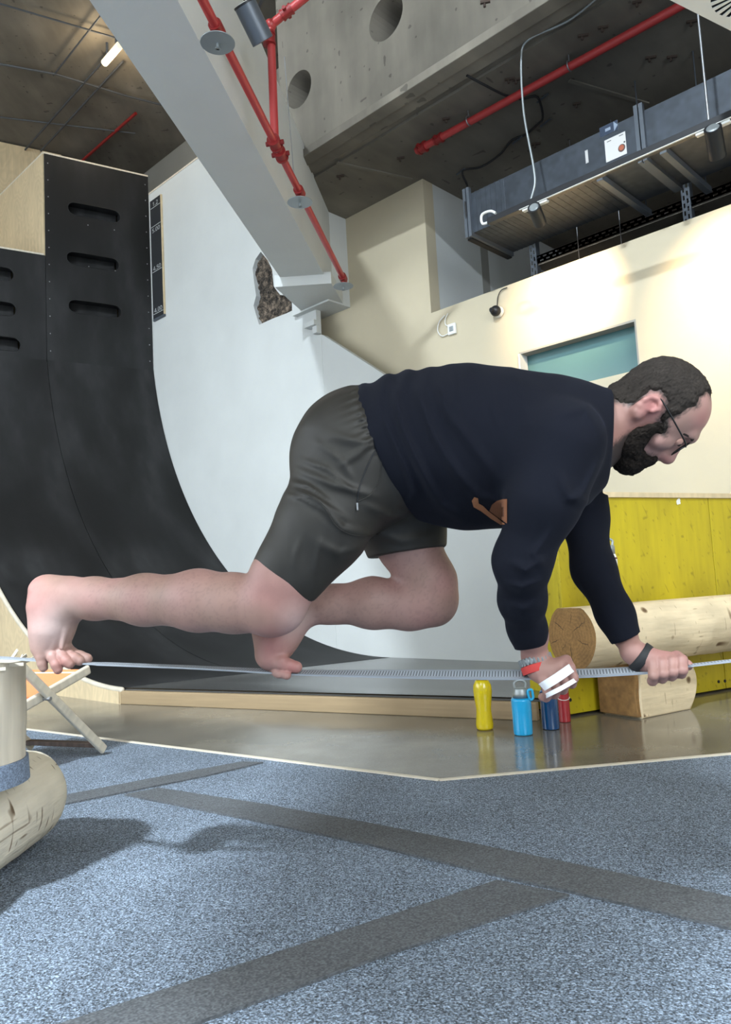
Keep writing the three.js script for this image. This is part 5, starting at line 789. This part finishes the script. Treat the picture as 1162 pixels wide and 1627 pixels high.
const ribbed = (A, r, ax, h, k, sq = 1) => { const g = new THREE.TorusGeometry(r, h, 10, 48); g.scale(1, 1, k); g.applyQuaternion(new THREE.Quaternion().setFromUnitVectors(V(0, 0, 1), ax)); return g.translate(A.x, A.y, A.z); };
part(shirt, 'collar', (() => { const g = new THREE.TorusGeometry(0.062, 0.007, 10, 60); const ax = J(985, 662).sub(J(940, 676)).normalize(); g.applyQuaternion(new THREE.Quaternion().setFromUnitVectors(V(0, 0, 1), ax)); const c = J(967, 671); return g.translate(c.x, c.y, c.z); })(), knit);

// ---- hair and beard
const headOnly = (x, y, z) => { let d = neckNode.own(x, y, z); d = smin(d, headNode.own(x, y, z), 0.028); return d; };
const hn = (x, y, z) => { const [f, u, s] = hl(x, y, z); return (n3(f * 240, u * 240, s * 240) - 0.5) * 0.0022 + (n3(f * 900, u * 320, s * 900) - 0.5) * 0.0014 + (n3(f * 80, u * 80, s * 80) - 0.5) * 0.003; };
const hairField = (x, y, z) => { const [f, u, s] = hl(x, y, z); const m = inPoly(f, u, hairP) + (n3(f * 150, u * 150, s * 150) - 0.5) * 0.006; const th = sstep(0.0, 0.016, -m) * 0.0052 - 0.0012; return Math.max(headOnly(x, y, z) - th * SC - hn(x, y, z) * clamp(-m / 0.01), (m - 0.001) * SC, -(headOnly(x, y, z) + 0.006)); };
const chinN = new Node([hb([0.05, -0.095, 0], [0.052, -0.118, 0], 0.036, 0.033, 1.25), hb([0.05, -0.118, 0.008], [0.052, -0.126, -0.008], 0.031, 0.03, 1.05), hb([0.02, -0.1, 0.03], [0.045, -0.118, 0.012], 0.034, 0.033), hb([0.02, -0.1, -0.03], [0.045, -0.118, -0.012], 0.034, 0.033), hb([0.012, -0.05, 0.045], [0.02, -0.09, 0.036], 0.034, 0.036), hb([0.012, -0.05, -0.045], [0.02, -0.09, -0.036], 0.034, 0.036), hb([0.079, -0.078, 0.012], [0.07, -0.092, 0.024], 0.0105, 0.011), hb([0.079, -0.078, -0.012], [0.07, -0.092, -0.024], 0.0105, 0.011), hb([0.079, -0.078, 0.012], [0.079, -0.078, -0.012], 0.0105, 0.0105)], 0.014);
const beardField = (x, y, z) => { const [f, u, s] = hl(x, y, z); const m = inPoly(f, u, beardP) + (n3(f * 150, u * 150, s * 150) - 0.5) * 0.006; const base = Math.min(chinN.d(x, y, z), headNode.d(x, y, z) - 0.0025); const th = -clamp(1 + m / 0.007) * 0.005; return Math.max(base - th * SC - hn(x, y, z) * 1.2, (m - 0.001) * SC); };
const strand = (base) => (p) => { const [f, u, s] = hl(p.x, p.y, p.z); const a = n3(f * 500, u * 160, s * 500), b = n3(f * 60, u * 60, s * 60); const k = 0.55 + a * 0.7 + b * 0.35; return [base[0] * k, base[1] * k, base[2] * k]; };
const hairMat = phy({ vertexColors: true, roughness: 0.9, specularIntensity: 0.3 });
const hA = V(HC0.x - 0.17, HC0.y - 0.2, HC0.z - 0.14), hB = V(HC0.x + 0.14, HC0.y + 0.14, HC0.z + 0.14);
part(person, 'hair', surface(hairField, hA, hB, 0.0022, strand([0.023, 0.0185, 0.0155])), hairMat, 'short dark brown hair');
part(person, 'beard', surface(beardField, hA, hB, 0.0022, strand([0.013, 0.0095, 0.0075])), hairMat, 'full dark beard and moustache');
for (const s of [1, -1]) {
  const eye = part(person, 'eye', new THREE.SphereGeometry(0.0115 * SC, 20, 14).translate(...hp(0.0715, -0.021, s * 0.031).toArray()), phy({ color: rgb(150, 136, 128), roughness: 0.2, clearcoat: 1 }));
  const c = hp(0.0818, -0.0235, s * 0.032); part(eye, 'iris', new THREE.SphereGeometry(0.0045 * SC, 12, 8).translate(c.x, c.y, c.z), std({ color: rgb(46, 34, 26), roughness: 0.2 }));
  const lid = new THREE.SphereGeometry(0.0128 * SC, 20, 12, 0, Math.PI * 2, 0, Math.PI * 0.66); lid.applyQuaternion(new THREE.Quaternion().setFromUnitVectors(UP, HU.clone().addScaledVector(HF, 0.75).normalize())); const lc = hp(0.0715, -0.021, s * 0.031); part(eye, 'eyelid', lid.translate(lc.x, lc.y, lc.z), std({ color: new THREE.Color().setRGB(0.5, 0.27, 0.21), roughness: 0.6 }));
  part(person, 'eyebrow', tube([hp(0.0895, 0.0, s * 0.010), hp(0.0875, 0.003, s * 0.024), hp(0.079, 0.001, s * 0.037), hp(0.066, -0.005, s * 0.047)], 0.0040 * SC, 20, 8), std({ color: rgb(40, 31, 26), roughness: 0.95 }));
}
// ---- glasses, watch, bracelets, finger tape
{
  const g = new THREE.Group(); g.name = 'glasses'; g.userData.label = 'thin black wire-framed round glasses'; person.add(g);
  const fm = phy({ color: rgb(16, 16, 17), roughness: 0.35, metalness: 0.3 }), lens = phy({ color: 0xffffff, transmission: 1, roughness: 0, thickness: 0, ior: 1.5 });
  const Pq = (f, u, s) => hp(f - 0.008, u, s); const fr = [];
  for (const s of [1, -1]) { const c = [0.1, -0.026, s * 0.034], ring = []; for (let i = 0; i < 20; i++) { const q = i / 10 * Math.PI; ring.push(Pq(c[0] - Math.abs(Math.cos(q)) * 0.001, c[1] + Math.sin(q) * 0.021, c[2] + Math.cos(q) * 0.025)); } fr.push(tube(ring, 0.0013, 50, 6, true)); const ls = new THREE.CircleGeometry(0.022, 28); ls.scale(1.08, 0.92, 1); part(g, 'lens', ls.applyMatrix4(frame(HS, HU, HF, Pq(...c))), lens); part(g, 'temple', tube([Pq(0.099, -0.014, s * 0.06), Pq(0.088, -0.011, s * 0.072), Pq(0.05, -0.006, s * 0.08), Pq(0.012, -0.002, s * 0.084), Pq(-0.008, -0.002, s * 0.083), Pq(-0.02, -0.014, s * 0.08)], 0.0016, 40, 6), fm); }
  fr.push(tube([Pq(0.1, -0.02, 0.01), Pq(0.104, -0.016, 0), Pq(0.1, -0.02, -0.01)], 0.0013, 16, 6)); part(g, 'rims', merge(fr), fm);
}
{
  const band = (c, ax, r, h, w, mat, name, label, sq = 1) => { const g = new THREE.Group(); const prof = [[r, -h], [r + w, -h * 0.9], [r + w * 1.1, 0], [r + w, h * 0.9], [r, h], [r, -h]]; const gg = new THREE.LatheGeometry(prof.map((p) => new THREE.Vector2(...p)), 40); gg.scale(1, 1, sq); gg.applyQuaternion(new THREE.Quaternion().setFromUnitVectors(UP, ax)); return part(person, name, gg.translate(c.x, c.y, c.z), mat, label); };
  const aN = J(858, 1060, -0.01).sub(J(848, 1030, -0.005)).normalize(), aF = J(1030, 1050, 0.004).sub(J(1000, 1028, 0.004)).normalize();
  const w = band(J(1020, 1045, 0.004), aF, 0.0255, 0.0095, 0.0045, M.cable, 'wrist_watch', 'black strap around the far wrist');
  part(w, 'watch_case', (() => { const c = J(1030, 1034, 0.006); return boxAt(c, aF, camU, QL, 0.024, 0.01, 0.03, 0.003); })(), std({ color: rgb(120, 74, 58), roughness: 0.5 }));
  band(J(851, 1049, -0.006), aN, 0.0275, 0.006, 0.004, M.disc, 'bracelet', 'grey braided cord bracelet on the near wrist');
  const br = []; for (let i = 0; i < 26; i++) { const q = i / 26 * Math.PI * 2, e1 = QL.clone().addScaledVector(aN, -QL.dot(aN)).normalize(), e2 = aN.clone().cross(e1), c = J(851, 1049, -0.006).addScaledVector(e1, Math.cos(q) * 0.0315).addScaledVector(e2, Math.sin(q) * 0.0315); br.push(cyl(c.clone().addScaledVector(aN, -0.007).addScaledVector(e1, 0.001), c.clone().addScaledVector(aN, 0.007), 0.0026, 0.0026, 7)); }
  part(person, 'bracelet_braid', merge(br), std({ color: rgb(120, 124, 126), roughness: 0.8 }));
  band(J(855, 1061, -0.008), aN, 0.0305, 0.008, 0.0022, std({ color: rgb(188, 62, 58), roughness: 0.9 }), 'wristband', 'faded red cloth wristband under the bracelet');
  const tape = std({ color: rgb(232, 232, 234), roughness: 0.75 });
  const loop = (A, B, dzF, dzB, wd, th, name) => { const a = J(A[0], A[1], dzF), b = J(B[0], B[1], dzF), a2 = J(A[0], A[1], dzB), b2 = J(B[0], B[1], dzB), mid = a.clone().lerp(b, 0.5).addScaledVector(QL, -0.006); const cv = new THREE.CatmullRomCurve3([a, mid, b, b.clone().lerp(b2, 0.5).add(b.clone().sub(a).normalize().multiplyScalar(0.008)), b2, b2.clone().lerp(a2, 0.5), a2, a2.clone().lerp(a, 0.5).add(a.clone().sub(b).normalize().multiplyScalar(0.008))], true, 'centripetal'); const nn = b.clone().sub(a).cross(QL).normalize(), pos = [], idx = [], n = 60; for (let i = 0; i < n; i++) { const p = cv.getPoint(i / n), tg = cv.getTangent(i / n), o = tg.clone().cross(nn).normalize(); for (const [x, y] of [[-1, -1], [1, -1], [1, 1], [-1, 1]]) { const q = p.clone().addScaledVector(nn, x * wd).addScaledVector(o, y * th); pos.push(q.x, q.y, q.z); } } for (let i = 0; i < n; i++) for (let k = 0; k < 4; k++) { const p0 = i * 4 + k, p1 = i * 4 + (k + 1) % 4, q0 = ((i + 1) % n) * 4 + k, q1 = ((i + 1) % n) * 4 + (k + 1) % 4; idx.push(p0, p1, q0, p1, q1, q0); } let g = new THREE.BufferGeometry(); g.setAttribute('position', new THREE.Float32BufferAttribute(pos, 3)); g.setIndex(idx); g = g.toNonIndexed(); g.computeVertexNormals(); part(person, name, g, tape, 'white finger tape'); };
  loop([866, 1089], [904, 1064], -0.052, 0.0, 0.0085, 0.0012, 'finger_tape'); loop([873, 1103], [910, 1083], -0.05, 0.0, 0.0042, 0.0016, 'finger_tape');
}
renderer.render(scene, camera);
